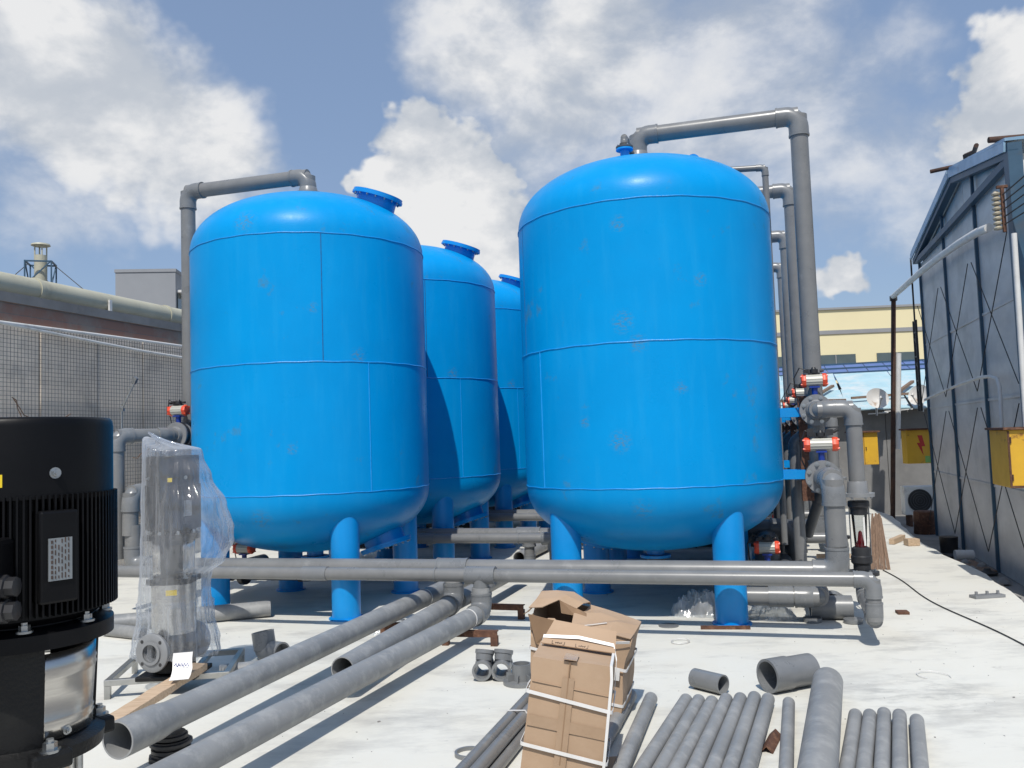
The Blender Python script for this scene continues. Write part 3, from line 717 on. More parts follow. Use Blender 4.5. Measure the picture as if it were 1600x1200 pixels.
cb = thing('factory_building', 'long cream factory with a grey band and dark windows in the background', 'building')
cb.location = (38, 66, 0); cb.rotation_euler = (0, 0, R_(-4))
obj('wall', MB().box((0, 6, 5.4), (80, 12, 10.8)), 'cream', cb, smooth=False)
obj('coping', MB().box((0, 6, 10.88), (80.3, 12.3, .16)), 'stripe', cb, smooth=False)
obj('grey_band', MB().box((0, -.03, 9.05), (80, .1, .30)), 'stripe', cb, smooth=False)
for k in range(16):
    wx = -36 + k * 4.6
    wn_ = obj('window', MB().box((wx, -.04, 6.75), (3.0, .12, 1.1)), 'glass_dark', cb, smooth=False)
    obj('mullion', MB().box((wx, -.12, 6.75), (.07, .06, 1.1)), 'stripe', wn_, smooth=False)
# things on the lean-to
def yellow_box(label, a, b, z, w, h, rot, mark):
    t = thing('electrical_box', label, 'electrical box', a, b, z, rot)
    obj('cabinet', MB().box((0, 0, h / 2), (w, .22, h)), 'yellow', t, smooth=False, bevel=.006)
    obj('rain_lid', MB().box((0, -.02, h + .014), (w + .06, .3, .028)), 'rust', t, smooth=False)
    obj('door_seam', MB().box((0, -.113, h / 2), (.008, .006, h * .96)), 'rust', t, smooth=False) if mark == 2 else None
    pts = [(0, 1), (.45, 1), (.22, .25), (.55, .25), (-.05, -1), (.08, -.1), (-.25, -.1)]; s = h * .30
    ox = 0 if mark == 1 else -w * .38
    obj('lightning_mark', MB().poly([(ox - px * s + .04, -.113, h * .54 + pz * s) for px, pz in pts], .003, (0, -1, 0)), 'red', t, smooth=False)
    obj('latch', MB().box((w * .40 if mark == 1 else .03, -.118, h * .5), (.016, .012, .06)), 'rust_dark', t, smooth=False)
    obj('green_sticker', MB().box((w * .32 if mark == 1 else -w * .28, -.113, h * .12), (w * .30, .004, h * .2)), 'green', t, smooth=False)
    return t
yellow_box('yellow cabinet with red lightning bolt between pole and shed', 3.48, 7.35, 1.0, .42, .55, R_(12), 1)
yellow_box('yellow two-door cabinet partly behind the flow meter pipe', 2.76, 8.6, .95, .48, .58, R_(8), 2)
ac = thing('air_conditioner', 'white outdoor air conditioner unit on the ground by the shed', 'air conditioner', 3.66, 8.45, .05, R_(6))
obj('casing', MB().box((0, 0, .26), (.62, .26, .50)), 'ac', ac, smooth=False, bevel=.01)
obj('fan_grille', MB().cyl((-.06, -.135, .26), (-.06, -.142, .26), .2, n=28), 'cable', ac)
for k in range(5): obj('grille_ring', MB().lathe([(.04 * k + .03, 0), (.04 * k + .038, 0), (.04 * k + .038, .006), (.04 * k + .03, .006)], (-.06, -.15, .26), (0, 1, 0), 24, ends=False), 'pvc_dark', ac)
obj('foot_frame', MB().box((-.22, 0, -.1), (.04, .3, .22)).box((.22, 0, -.1), (.04, .3, .22)), 'rust', ac, smooth=False)
def dish(label, a, b, z, r, rot):
    t = thing('satellite_dish', label, 'satellite dish', a, b, z, rot)
    prof = [(r * k / 8, -.16 * r * (1 - (k / 8) ** 2) * 2) for k in range(9)]
    obj('reflector', MB().lathe(prof, (0, 0, 0), (0, -1, .35), 28, ends=False), 'dish', t)
    obj('feed_arm', MB().cyl((0, -.05, -r * .9), (0, -r * 1.1, -.02), .012, n=6).cyl((0, -r * 1.1, -.02), (0, -r * .98, .02), .03, n=8), 'dish', t)
    obj('mast', MB().cyl((0, .12, -r * 1.6), (0, .1, 0), .022, n=8), 'zinc', t)
dish('white satellite dish with a rusty streak on the lean-to roof', 3.20, 9.75, 2.18, .21, R_(10))
dish('grey satellite dish by the shed corner on the lean-to roof', 3.97, 10.0, 2.22, .21, R_(-38))
# clutter in the shaded gutter beside the shed
rr = random.Random(21)
one('wood_block', MB().box((0, 0, .05), (.16, .14, .09), Matrix.Rotation(.3, 3, 'Z')), 'wood', 'short timber offcut lying on the deck edge by the shed', 'timber', 2.90, 4.55, 0)
one('paint_pot', MB().lathe([(.11, 0), (.12, .22), (.115, .22)], n=20), 'rubber', 'small black bucket in the gutter beside the shed', 'bucket', 3.42, 4.9, -.14)
one('paint_tin', MB().cyl((-.12, 0, .07), (.1, .02, .07), .07, n=18), 'white', 'white tin on its side against the shed foot', 'tin', 3.46, 4.1, -.14)
one('flat_board', MB().box((0, 0, .02), (.34, .9, .03)), 'strip_wood', 'dark flat board lying in the gutter by the shed', 'board', 3.38, 3.5, -.14, R_(5))
one('valve_disc', MB().lathe([(.02, 0), (.1, 0), (.11, .03), (.05, .05), (.03, .08)], n=20), 'cable', 'black round cap with white centre by the shed foot', 'cap', 3.46, 2.95, -.14)
one('round_tray', MB().lathe([(.12, 0), (.15, .05), (.14, .05), (.11, .012)], n=22), 'rubber', 'shallow black tray in the gutter beside the dark board', 'tray', 3.3, 4.3, -.14)
one('rusty_drum', MB().lathe([(.17, 0), (.18, .02), (.17, .18), (.18, .2), (.17, .36), (.15, .37)], n=20), 'rust', 'rusty drum standing at the far shed corner', 'drum', 3.5, 7.2, -.14)
for k in range(12):
    one('rubble_stone', MB().lathe([(.03, 0), (.06 + rr.uniform(0, .03), .02), (.05, .06), (.02, .08)], n=6), 'concrete', 'small concrete lump in the gutter, %s from the near end' % ('first second third fourth fifth sixth seventh eighth ninth tenth eleventh twelfth'.split()[k]), 'rubble', 3.36 + rr.uniform(-.06, .16), .6 + k * .28, -.14, rr.uniform(0, 3), group='rubble in the gutter', ang=20)
bw = thing('parapet_wall', 'low grey parapet closing the deck behind the tanks', 'wall', -3.4, 11.3, -.14)
for k in range(7): obj('wall_panel', MB().box((-4 + k * 1.2, 0, .75), (1.19, .16, 1.5)), 'concrete', bw, smooth=False)

# ================================================================== tanks
RT, ZL, ZM, ZU, HB = 1.2, 1.18, 2.40, 3.61, .635
def head_z(r): return HB * max(0., 1 - (r / RT) ** 2.15) ** (1 / 2.15)
def make_tank(label, a, b, rot, seam_up, seam_lo, mh_ang=0.):
    t = thing('filter_tank', label, 'tank', a, b, 0, rot, 'blue filter tanks in two columns')
    n = 96
    obj('shell', MB().lathe([(RT, ZL), (RT, ZM), (RT, ZU)], n=n, ends=False), 'tank', t, ang=60)
    prof = [(RT * math.sin(k / 20 * math.pi / 2), 0) for k in range(21)]
    prof = [(r, head_z(r)) for r, _ in prof]
    top = obj('top_head', MB().lathe([(r, ZU + z) for r, z in prof], n=n, ends=False), 'tank', t, ang=60)
    bot = obj('bottom_head', MB().lathe([(r, ZL - z) for r, z in prof], n=n, ends=False), 'tank', t, ang=60)
    def ringseam(z, dash=False, mat='weld', rr_=.0065):
        mb = MB(); m = 120
        for k in range(m):
            if dash and (k * 7919) % 5 > 1: continue
            t0, t1 = 2 * math.pi * k / m, 2 * math.pi * (k + 1) / m
            mb.sweep([((RT + .001) * math.cos(q), (RT + .001) * math.sin(q), z + (0.002 * math.sin(q * 23))) for q in (t0, (t0 + t1) / 2, t1)], rr_, 6, caps=dash)
        obj('weld_seam', mb, mat, t)
    ringseam(ZL, rr_=.0045); ringseam(ZM, rr_=.006); ringseam(ZU, rr_=.0055)
    for ang, z0, z1, mt in ((seam_up, ZM, ZU, 'weld_dark'), (seam_lo, ZL, ZM, 'weld')):
        q = R_(ang); x, yv = (RT + .0005) * math.cos(q), (RT + .0005) * math.sin(q)
        obj('weld_seam', MB().sweep([(x, yv, z0 + (z1 - z0) * k / 12) for k in range(13)], .0055 if mt == 'weld' else .004, 6), mt, t)
    for k in range(4):
        q = math.pi / 4 + k * math.pi / 2; cx, cy = math.cos(q), math.sin(q)
        mb = MB(); m = 32; rl = .135
        i = mb.ring(V((cx, cy, .012)), V((1, 0, 0)), V((0, 1, 0)), rl, m)
        j = len(mb.v)
        for s in range(m):
            th = 2 * math.pi * s / m; px, py = cx + rl * math.cos(th), cy + rl * math.sin(th)
            mb.v.append(V((px, py, ZL - head_z(min(RT, math.hypot(px, py))) + .012)))
        mb.bridge(i, j, m); mb.cap(j, m)
        lg = obj('leg', mb, 'leg', t)
        obj('foot_plate', MB().cyl((cx, cy, 0), (cx, cy, .014), .165, n=32), 'leg', lg)
    # manholes on both heads, towards the aisle
    for sgn, zc, par in ((1, ZU, top), (-1, ZL, bot)):
        r0 = .78; z0 = zc + sgn * head_z(r0); slope = (head_z(r0 + .02) - head_z(r0 - .02)) / .04
        nv = V((-slope, 0, 1)).normalized(); nv = V((nv.x * 1.0, 0, nv.z * sgn)); nv.normalize()
        nv = (nv + V((0, 0, .30 * sgn))).normalized()
        qm = Matrix.Rotation(R_(mh_ang), 3, 'Z'); nv = qm @ nv; c = qm @ V((r0, 0, z0)); p = MB().cyl(c - nv * .16, c + nv * .065, .205, n=40)
        mh = obj('manhole', p, 'leg', t)
        obj('manhole_cover', MB().lathe([(.265, 0), (.265, .022), (.258, .024), (.258, .046), (.05, .046)], c + nv * .065, nv, 44), 'leg', mh)
        for k in range(16):
            th = 2 * math.pi * k / 16; x_, y_, _ = basis_of(nv)
            q = c + nv * (.065 if sgn > 0 else .111) + (x_ * math.cos(th) + y_ * math.sin(th)) * .236
            o = obj('bolt', bolt_mesh(.010), None, mh); o.location = q; o.rotation_euler = (-nv if sgn > 0 else nv).to_track_quat('Z', 'Y').to_euler()
    zt = ZU + HB
    nz = obj('inlet_nozzle', MB().cyl((0, 0, zt - .05), (0, 0, zt + .03), .085, n=28).cyl((0, 0, zt + .03), (0, 0, zt + .052), .145, n=32), 'leg', t)
    for k in range(8):
        o = obj('bolt', bolt_mesh(.010), None, nz); o.location = (.118 * math.cos(k * math.pi / 4), .118 * math.sin(k * math.pi / 4), zt + .052)
    zb = ZL - HB
    obj('outlet_nozzle', MB().cyl((0, 0, zb + .05), (0, 0, zb - .06), .085, n=28).cyl((0, 0, zb - .06), (0, 0, zb - .084), .145, n=32), 'leg', t)
    for s, yy in ((-.52, -.08),):
        zl = ZU + head_z(math.hypot(s, yy)); mb = MB()
        pts = [(s + .075 * math.cos(k * math.pi / 10), yy, zl - .03 + .06 * (k not in (0, 10)) + .10 * math.sin(k * math.pi / 10)) for k in range(11)]
        obj('lifting_lug', mb.poly(pts, .022, (0, 1, 0)), 'leg', t, smooth=False)
    # pipe support brackets on the outer side
    for zz in (1.78, 1.215):
        bk = obj('pipe_bracket', MB().box((-1.30, -.02, zz), (.30, .13, .010)).box((-1.30, -.085, zz - .0), (.30, .008, .085)).box((-1.30, .045, zz), (.30, .008, .085)), 'leg', t, smooth=False)
    obj('bracket_post', MB().box((-1.405, -.02, 1.45), (.10, .12, .95)), 'rust', t, smooth=False)
    return t
VX = .26, .96
labs_r = ['nearest blue filter tank on the right with vent nozzle on its dome', 'second blue filter tank of the right column, behind the nearest', 'third blue filter tank of the right column', 'rearmost blue filter tank of the right column']
labs_l = ['nearest blue filter tank on the left behind the bagged pump', 'second blue filter tank of the left column, partly shadowed', 'third blue filter tank of the left column, seen in the gap', 'rearmost blue filter tank of the left column']
for k in range(4):
    tr = make_tank(labs_r[k], 0, 2.6 * k, math.pi, 30, 45, -38)
    tlk = make_tank(labs_l[k], -3.505, -.18 + 2.6 * k, 0, -56, -35)
    # vent nozzle on right column domes (local frame turned by half a turn)
    if k: continue
    rv = .50; zv = ZU + head_z(rv); ang = R_(-97) - math.pi
    px, py = rv * math.cos(ang), rv * math.sin(ang)
    vn = obj('vent_nozzle', MB().cyl((px, py, zv - .08), (px, py, zv + .055), .042, n=20).cyl((px, py, zv + .055), (px, py, zv + .070), .08, n=24), 'leg', tr)
    obj('vent_flange', MB().cyl((px, py, zv + .075), (px, py, zv + .09), .08, n=24).cyl((px, py, zv + .09), (px, py, zv + .12), .045, n=20), 'pvc_dark', vn)
    for j in range(4):
        th = j * math.pi / 2 + .6; o = obj('bolt', bolt_mesh(.009), None, vn); o.location = (px + .066 * math.cos(th), py + .066 * math.sin(th), zv + .09)

# ================================================================== pipework
ordn = ['nearest', 'second', 'third', 'rearmost']
zt = ZU + HB
for k in range(4):
    bo = 2.6 * k
    # right column: inlet riser
    t = thing('inlet_riser', '%s grey inlet riser pipe on the right side of the tanks' % ordn[k], 'pipe', 0, bo, 0, group='grey inlet riser pipes')
    run(t, [(0, 0, zt + .10), (0, 0, zt + .30), (1.50, 0, zt + .30), (1.50, 0, 1.05)], .08)
    flange(t, (0, 0, zt + .054), (0, 0, -1), .08, .145, hub=.06, bolts=False)
    # its vent pipe
    if k == 0:
     ang = R_(-97); px, py = .50 * math.cos(ang), .50 * math.sin(ang); zv = ZU + head_z(.5) + .11
     t = thing('vent_pipe', 'thin grey vent pipe looping over the %s right tank' % ordn[k], 'pipe', 0, bo, 0)
     run(t, [(px, py, zv), (px, py, zv + .07), (px + .02, .62, zv + .03), (1.19, .62, 4.27), (1.19, .62, .5)], .031, rbk=1.6, sockk=1.2)
    # left column: inlet riser mirrored
    t = thing('inlet_riser', '%s grey inlet riser pipe on the left side of the tanks' % ordn[k], 'pipe', -3.505, bo - .18, 0, group='grey inlet riser pipes')
    run(t, [(0, 0, zt + .10), (0, 0, zt + .26), (-1.50, 0, zt + .26), (-1.50, 0, 1.05)], .078)
    flange(t, (0, 0, zt + .054), (0, 0, -1), .08, .145, hub=.06, bolts=False)
    near = k == 0
    # right manifold: branches off the riser with flanges
    t = thing('valve_manifold', 'grey pipe manifold with flanged branches beside the %s right tank' % ordn[k], 'pipework', 1.5, bo, 0, group='pipe manifolds beside the right tanks')
    tee(t, (0, 0, 1.79), (0, 0, 1), (0, -1, 0), .08)
    tee(t, (0, 0, 1.22), (0, 0, 1), (0, -1, 0), .08)
    flange(t, (0, -.175, 1.79), (0, -1, 0), .08, .138, hub=.0, bolts=False)
    flange(t, (0, -.238, 1.79), (0, 1, 0), .07, .138, hub=.03, bolts=False)
    fl = t.children[-1]
    for j in range(8):
        th = math.pi * (j + .5) / 4; o = obj('bolt', bolt_mesh(.012), None, fl); o.location = (.112 * math.cos(th), -.262, 1.79 + .112 * math.sin(th)); o.rotation_euler = (R_(90), 0, 0)
    run(t, [(0, -.25, 1.79), (0, -.40, 1.79), (.29, -.40, 1.79), (.29, -.40, 1.12)], .066, rbk=1.45, sockk=.75)
    # lower branch down to the rear header
    run(t, [(0, 0, 1.22), (.0, -.62, 1.22)], .08)
    flange(t, (0, -.62, 1.22), (0, -1, 0), .08, .14, hub=.04, bolts=False)
    flange(t, (.0, -.682, 1.22), (0, 1, 0), .08, .14, hub=.0, bolts=False)
    fl = t.children[-1]
    for j in range(8):
        th = math.pi * (j + .5) / 4; o = obj('bolt', bolt_mesh(.013), None, fl); o.location = (.116 * math.cos(th), -.706, 1.22 + .116 * math.sin(th)); o.rotation_euler = (R_(90), 0, 0)
    run(t, [(.0, -.70, 1.22), (.05, -1.06, 1.22), (.05, -1.06, .66)], .08, rbk=1.5)
    # drain: bottom outlet to the outside, low, dark pipe colour including the shade there
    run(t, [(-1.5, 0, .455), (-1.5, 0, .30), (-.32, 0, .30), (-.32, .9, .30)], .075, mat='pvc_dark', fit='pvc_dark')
    run(t, [(-.18, .25, .28), (-.18, .25, 1.5), (-.02, .25, 1.62)], .055, mat='pvc', fit='pvc_fit')
    run(t, [(-.10, .42, .62), (.02, .20, 1.0), (.02, .20, 1.38)], .05, mat='pvc_dark', fit='pvc_dark')
    valve('pneumatic_valve', 'orange-ended pneumatic valve on the upper branch beside the %s right tank' % ordn[k], 1.5, bo - .206, 1.79, r=.085)
    valve('pneumatic_valve', 'orange-ended pneumatic valve on the lower branch beside the %s right tank' % ordn[k], 1.5, bo - .650, 1.22, r=.09, length=.29)
    valve('pneumatic_valve', 'low pneumatic drain valve under the %s right tank' % ordn[k], 1.02, bo - .05, .30, axis=(1, 0, 0), r=.08)
    # flow meter on the upper branch
    fm = thing('flow_meter', 'clear rotameter with red float beside the %s right tank' % ordn[k], 'flow meter', 1.79, bo - .40, 0, group='rotameters below the upper branches')
    flange(fm, (0, 0, 1.035), (0, 0, -1), .068, .135, th=.03, hub=.10, nb=6, bolts=near)
    obj('upper_union', MB().lathe([(.08, 1.0), (.088, .99), (.088, .95), (.072, .94), (.070, .885), (.058, .88)], n=28), 'rubber', fm)
    obj('meter_tube', MB().lathe([(.064, .89), (.046, .58)], n=28, ends=False), 'acrylic', fm)
    obj('scale_strip', MB().box((.03, -.056, .745), (.014, .003, .24)), 'strap', fm, smooth=False)
    obj('float', MB().lathe([(.006, .745), (.016, .73), (.024, .665), (.034, .645), (.044, .63), (.044, .605), (.03, .595)], n=20), 'redfloat', fm)
    for s in (-1, 1): obj('guard_rod', MB().cyl((s * .078, 0, .54), (s * .078, 0, .96), .006, n=6), 'zinc', fm)
    obj('lower_union', MB().lathe([(.058, .61), (.074, .60), (.076, .54), (.086, .53), (.086, .48), (.07, .46), (.07, .42)], n=28), 'rubber', fm)
    flange(fm, (0, 0, .405), (0, 0, 1), .06, .135, th=.03, hub=.05, nb=6, bolts=near, mat='rubber')
    # headers
    nm = '%s row' % ordn[k]
    t = thing('header_pipe', 'grey 110 mm front header pipe crossing in front of the %s' % nm, 'pipe', 0, bo, 0, group='long header pipes across the rows')
    zc = .50
    run(t, [(-5.12, -1.43, zc), (1.76, -1.43, zc), (1.76, -1.43, .20), (1.79, -.40, .20), (1.79, -.40, .36)], .055, rbk=1.35, couple=[(0, .335, .24), (0, .50, .012)])
    tee(t, (-1.28, -1.43, zc), (1, 0, 0), (0, 0, -1), .064, .058, L=4.0, BL=2.4)
    t2 = thing('header_pipe', 'thick grey rear header pipe crossing in front of the %s' % nm, 'pipe', 0, bo, 0, group='long header pipes across the rows')
    run(t2, [(-5.03, -1.06, .9), (-5.03, -1.06, zc), (1.55, -1.06, zc), (1.55, -1.06, .70)], .08, rbk=1.3)
    tee(t2, (-1.66, -1.06, zc), (1, 0, 0), (0, 0, -1), .08, .068, L=3.6, BL=2.0)
    if k: run(t2, [(-1.66, -1.06, .4), (-1.66, -1.06, .12), (-1.3, -1.06, .12)], .06); run(t, [(-1.28, -1.43, .4), (-1.28, -1.43, .1), (-1.28, -1.0, .1)], .05)
    # left manifold
    t = thing('valve_manifold', 'grey pipe manifold with flanged branches beside the %s left tank' % ordn[k], 'pipework', -5.0, bo - .18, 0, group='pipe manifolds beside the left tanks')
    tee(t, (0, 0, 1.79), (0, 0, 1), (0, -1, 0), .08)
    tee(t, (0, 0, 1.22), (0, 0, 1), (0, -1, 0), .08)
    flange(t, (0, -.175, 1.79), (0, -1, 0), .08, .138, hub=.0, nb=8, bolts=near)
    flange(t, (0, -.238, 1.79), (0, 1, 0), .07, .138, hub=.04, nb=8, bolts=near)
    run(t, [(0, -.26, 1.79), (-.02, -.42, 1.79), (-.24, -.86, 1.79), (-.24, -.86, .56)], .072, rbk=1.35, sockk=.8)
    run(t, [(0, 0, 1.22), (0, -.40, 1.22)], .08)
    flange(t, (0, -.40, 1.22), (0, -1, 0), .08, .14, hub=.04, bolts=False)
    run(t, [(0, -.46, 1.22), (-.04, -.90, 1.22), (-.05, -.90, .8)], .076, rbk=1.35)
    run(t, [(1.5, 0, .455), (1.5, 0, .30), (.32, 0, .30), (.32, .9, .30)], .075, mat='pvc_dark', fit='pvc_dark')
    valve('pneumatic_valve', 'orange-ended pneumatic valve on the upper branch beside the %s left tank' % ordn[k], -5.0, bo - .386, 1.79, r=.085)
    valve('pneumatic_valve', 'orange-ended pneumatic valve on the lower branch beside the %s left tank' % ordn[k], -5.0, bo - .61, 1.22, r=.09, length=.29)
    valve('pneumatic_valve', 'low pneumatic drain valve under the %s left tank' % ordn[k], -4.35, bo - .18, .30, axis=(1, 0, 0), r=.08)

t = thing('drain_main', 'fat dark drain pipe running back beside the right tank feet', 'pipe', 0, 0, 0)  # dark pipes; their colour also carries the shade beside the tanks
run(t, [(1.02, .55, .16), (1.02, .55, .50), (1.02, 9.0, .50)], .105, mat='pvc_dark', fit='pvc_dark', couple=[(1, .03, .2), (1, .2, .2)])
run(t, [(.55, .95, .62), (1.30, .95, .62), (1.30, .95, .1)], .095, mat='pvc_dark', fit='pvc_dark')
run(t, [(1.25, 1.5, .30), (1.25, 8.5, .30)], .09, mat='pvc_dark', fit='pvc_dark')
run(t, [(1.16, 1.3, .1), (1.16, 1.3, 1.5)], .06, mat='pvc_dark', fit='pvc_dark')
# floor mains running towards the viewer
t = thing('floor_main', 'long dusty pipe with belled open end resting on a black flange stack', 'pipe', 0, 0, 0)
A0, A1 = V((-2.03, -4.80, .235)), V((-1.985, -.84, .215)); dA = (A1 - A0).normalized()
A2 = A1 + dA * 1.3
run(t, [A0 + dA * .30, A2], .08, mat='pvc_dusty')
obj('bell_end', MB().lathe([(.083, 0), (.092, 0), (.092, .27), (.080, .36), (.079, .36), (.079, .34), (.083, .27)], A0, dA, 32, ends=False), 'pvc_dusty', t)
for s in (1.0,): obj('strap', MB().lathe([(.0805, 0), (.083, 0), (.083, .012), (.0805, .012)], A1 - dA * .12, dA, 28, ends=False), 'strap', t)
t = thing('floor_main', 'dusty middle pipe with open end joined up to the rear header', 'pipe', 0, 0, 0)
B0_, B1_ = V((-1.60, -3.30, .20)), V((-1.66, -1.06, .20))
run(t, [B0_, V((-1.66, -1.06, .20)), V((-1.66, -1.06, .46))], .08, mat='pvc_dusty', open0=True, rbk=1.3, sockk=.8)
run(t, [V((-1.66, -.95, .20)), V((-1.62, .9, .20))], .078, mat='pvc_dusty')
t = thing('floor_main', 'longest dusty pipe running off to the lower left from the front header', 'pipe', 0, 0, 0)
C0, C1 = V((-1.62, -6.2, .20)), V((-1.28, -1.43, .20))
run(t, [C0, C1, V((-1.28, -1.43, .40))], .076, mat='pvc_dusty', rbk=1.25, sockk=.8)
dC = (C1 - C0).normalized()
obj('strap', MB().lathe([(.077, 0), (.080, 0), (.080, .014), (.077, .014)], C1 - dC * .30, dC, 28, ends=False), 'strap', t)
one('floor_main', MB().tube((-2.08, 2.55, .09), (-1.98, 7.0, .09), .08, .072), 'pvc_dusty', 'open-ended dusty pipe lying between the tank columns', 'pipe')
def angle_iron(label, a, b, rot, L, s=.06, z=0., legs=True, name='steel_bracket'):
    mb = MB().box((0, 0, z + s - .004), (L, s, .007)).box((0, -s / 2 + .003, z + s / 2), (L, .007, s))
    if legs:
        for x in (-L / 2 + .03, L / 2 - .03): mb.box((x, 0, z / 2 + .002), (.055, .05, z + .01))
    return one(name, mb, 'rust', label, 'bracket', a, b, 0, rot, smooth=False)
angle_iron('rusty angle bracket under the nearest end of the longest floor pipe', -1.28, -1.75, R_(4), .46, .05, .07)
angle_iron('rusty angle bracket lying right of the pipe drop, behind the boxes', -1.36, -.72, R_(-2), .5, .05, .08)
angle_iron('rusty angle bracket under the pipes below the middle main', -1.86, -1.55, R_(3), .55, .05, .07)
angle_iron('flat rusty bar at the foot of the near right tank leg', .66, -.92, R_(7), .40, .028, 0., False, 'steel_bar')

# ================================================================== pumps
def make_pump(label, loc, rot, s=1., r=.21, z0=0., zs=(.16, .40, .92, 1.20, 1.545, 1.715), near=True, port=True):
    """vertical multistage pump. zs: base top, casing foot, pump head, motor flange, fan cover seam, top"""
    t = bpy.data.objects.new('vertical_pump', None); COL.objects.link(t); t.location = loc; t.rotation_euler = (0, 0, rot)
    tag(t, label, 'pump', 'black vertical multistage pumps')
    zb, zc, zh, zf, zk, zt_ = zs
    obj('fan_cover', MB().lathe([(r * .97, zk - .012), (r, zk - .012), (r, zt_ - .020), (r * .992, zt_ - .008), (r * .965, zt_ - .001), (r * .90, zt_), (.02, zt_)], n=72), 'black', t, ang=50)
    fc = t.children[-1]
    for k in range(4):
        q = R_(-41 + k * 90); o = obj('bolt', bolt_mesh(.0085), None, fc); o.location = (r * math.cos(q), r * math.sin(q), zk + .045); o.rotation_euler = V((math.cos(q), math.sin(q), 0)).to_track_quat('Z', 'Y').to_euler()
    rb = r * .90
    obj('motor_body', MB().lathe([(rb * .9, zf + .015), (rb, zf + .03), (rb, zk)], n=64), 'black', t)
    nf = 104; fm = MB().box((rb + (r * 1.03 - rb) / 2, 0, (zf + .038 + zk - .004) / 2), (r * 1.03 - rb + .006, .0042, zk - zf - .042)).mesh('fin', 'black', smooth=False)
    for k in range(nf):
        q = 360 / nf * k
        if 200 < (q + 180 + math.degrees(rot)) % 360 < 238 and near: pass
        o = obj('fin', fm, None, t); o.rotation_euler = (0, 0, R_(q))
    # terminal box, nameplate pad and plate
    def face(q, rr_): return V((math.cos(q) * rr_, math.sin(q) * rr_, 0))
    qn = R_(-41)
    rot3 = Matrix.Rotation(qn, 3, 'Z')
    pad = obj('nameplate_pad', MB().box(face(qn, r * 1.0) + V((0, 0, (zf + zk) / 2 + .015)), (.05, .082, (zk - zf) * .66), rot3), 'black', t, smooth=False, bevel=.006)
    hp = (zk - zf) * .30
    pc = face(qn, r * 1.0 + .028) + V((0, 0, (zf + zk) / 2 + .01))
    npl = obj('nameplate', MB().box(pc, (.004, .050, hp), rot3), 'greyplate', t, smooth=False)
    tx = MB(); rr = random.Random(4)
    tv = rot3 @ V((0, 1, 0)); nv = rot3 @ V((1, 0, 0))
    for row in range(6):
        yy = -.018 + row * .0070
        zz = -hp * .45
        while zz < hp * .42:
            L = rr.uniform(.004, .013) if row else .007
            tx.box(pc + nv * .0026 + tv * yy + V((0, 0, zz + L / 2)), (.001, .0042 if row == 0 else .0022, L), rot3); zz += L + (.004 if row == 0 else rr.uniform(.003, .009))
    obj('nameplate_print', tx, 'ink', npl, smooth=False)
    qt = R_(-88); r3 = Matrix.Rotation(qt, 3, 'Z')
    if near: tb = obj('terminal_box', MB().box(face(qt, r * 1.2) + V((0, 0, zf + .135)), (.13, .17, .17), r3), 'black', t, smooth=False, bevel=.012)
    for dz in (.07, .12) if near else (): obj('cable_gland', MB().lathe([(.026, 0), (.026, .02), (.021, .022), (.021, .04), (.012, .042)], face(qt, r * 1.2) + (r3 @ V((0, .08, 0))) + V((0, 0, zf + dz)), r3 @ V((0, 1, 0)), 8), 'rubber', tb)
    # yellow sticker on the cover
    qy = R_(-80); mb = MB()
    for k in range(6):
        q0, q1 = qy + k * .028, qy + (k + 1) * .028
        a_, b_ = face(q0, r + .0012), face(q1, r + .0012); i = len(mb.v)
        mb.v += [a_ + V((0, 0, zk + .018)), b_ + V((0, 0, zk + .018)), b_ + V((0, 0, zk + .046)), a_ + V((0, 0, zk + .046))]; mb.f.append((i, i + 1, i + 2, i + 3))
    obj('warning_sticker', mb, 'yellow_lbl', t, smooth=False)
    # motor flange and lantern
    obj('motor_flange', MB().lathe([(r * .6, zf - .035), (r * 1.0, zf - .035), (r * 1.0, zf), (r * .93, zf + .006), (r * .80, zf + .012), (r * .78, zf + .05)], n=64), 'black', t)
    mf = t.children[-1]
    for k in range(8):
        q = R_(-58 + k * 45); o = obj('bolt', bolt_mesh(.012), None, mf); o.location = face(q, r * .9) + V((0, 0, zf + .008))
    obj('pump_head', MB().lathe([(r * .70, zh), (r * .88, zh + .005), (r * .90, zh + .035), (r * .72, zh + .05), (r * .68, zh + .06)], n=56), 'iron', t)
    ph = t.children[-1]
    for k in range(4):
        q = R_(-42 + k * 90); obj('lug', MB().box(face(q, r * .88) + V((0, 0, zh + .02)), (.055, .085, .04), Matrix.Rotation(q, 3, 'Z')), 'iron', ph, smooth=False, bevel=.008)
        o = obj('bolt', bolt_mesh(.015), None, ph); o.location = face(q, r * .90) + V((0, 0, zh + .04))
    for q in (-75, 62, 150):      # lantern cheeks
        mb = MB(); q0 = R_(q - 31); n = 10; i = 0
        for rr_, flip in ((r * .79, 0), (r * .70, 1)):
            for k in range(n + 1):
                q_ = q0 + R_(62) * k / n
                for zz in (zh + .04, zf - .03): mb.v.append(face(q_, rr_ * (1 if zz < zf - .05 else 1.06)) + V((0, 0, zz)))
        for k in range(n):
            mb.f.append((2 * k, 2 * k + 2, 2 * k + 3, 2 * k + 1)); e = 2 * (n + 1)
            mb.f.append((e + 2 * k, e + 2 * k + 1, e + 2 * k + 3, e + 2 * k + 2))
        e = 2 * (n + 1); mb.f += [(0, 1, e + 1, e), (2 * n, e + 2 * n, e + 2 * n + 1, 2 * n + 1)]
        obj('lantern_cheek', mb, 'iron', t)
    n = 40
    prof = [(zh + .052, 1.), (zh + .075, 1.), (zh + .08, 1.018), (zh + .086, 1.), (zh + .092, 1.018), (zh + .098, 1.)]
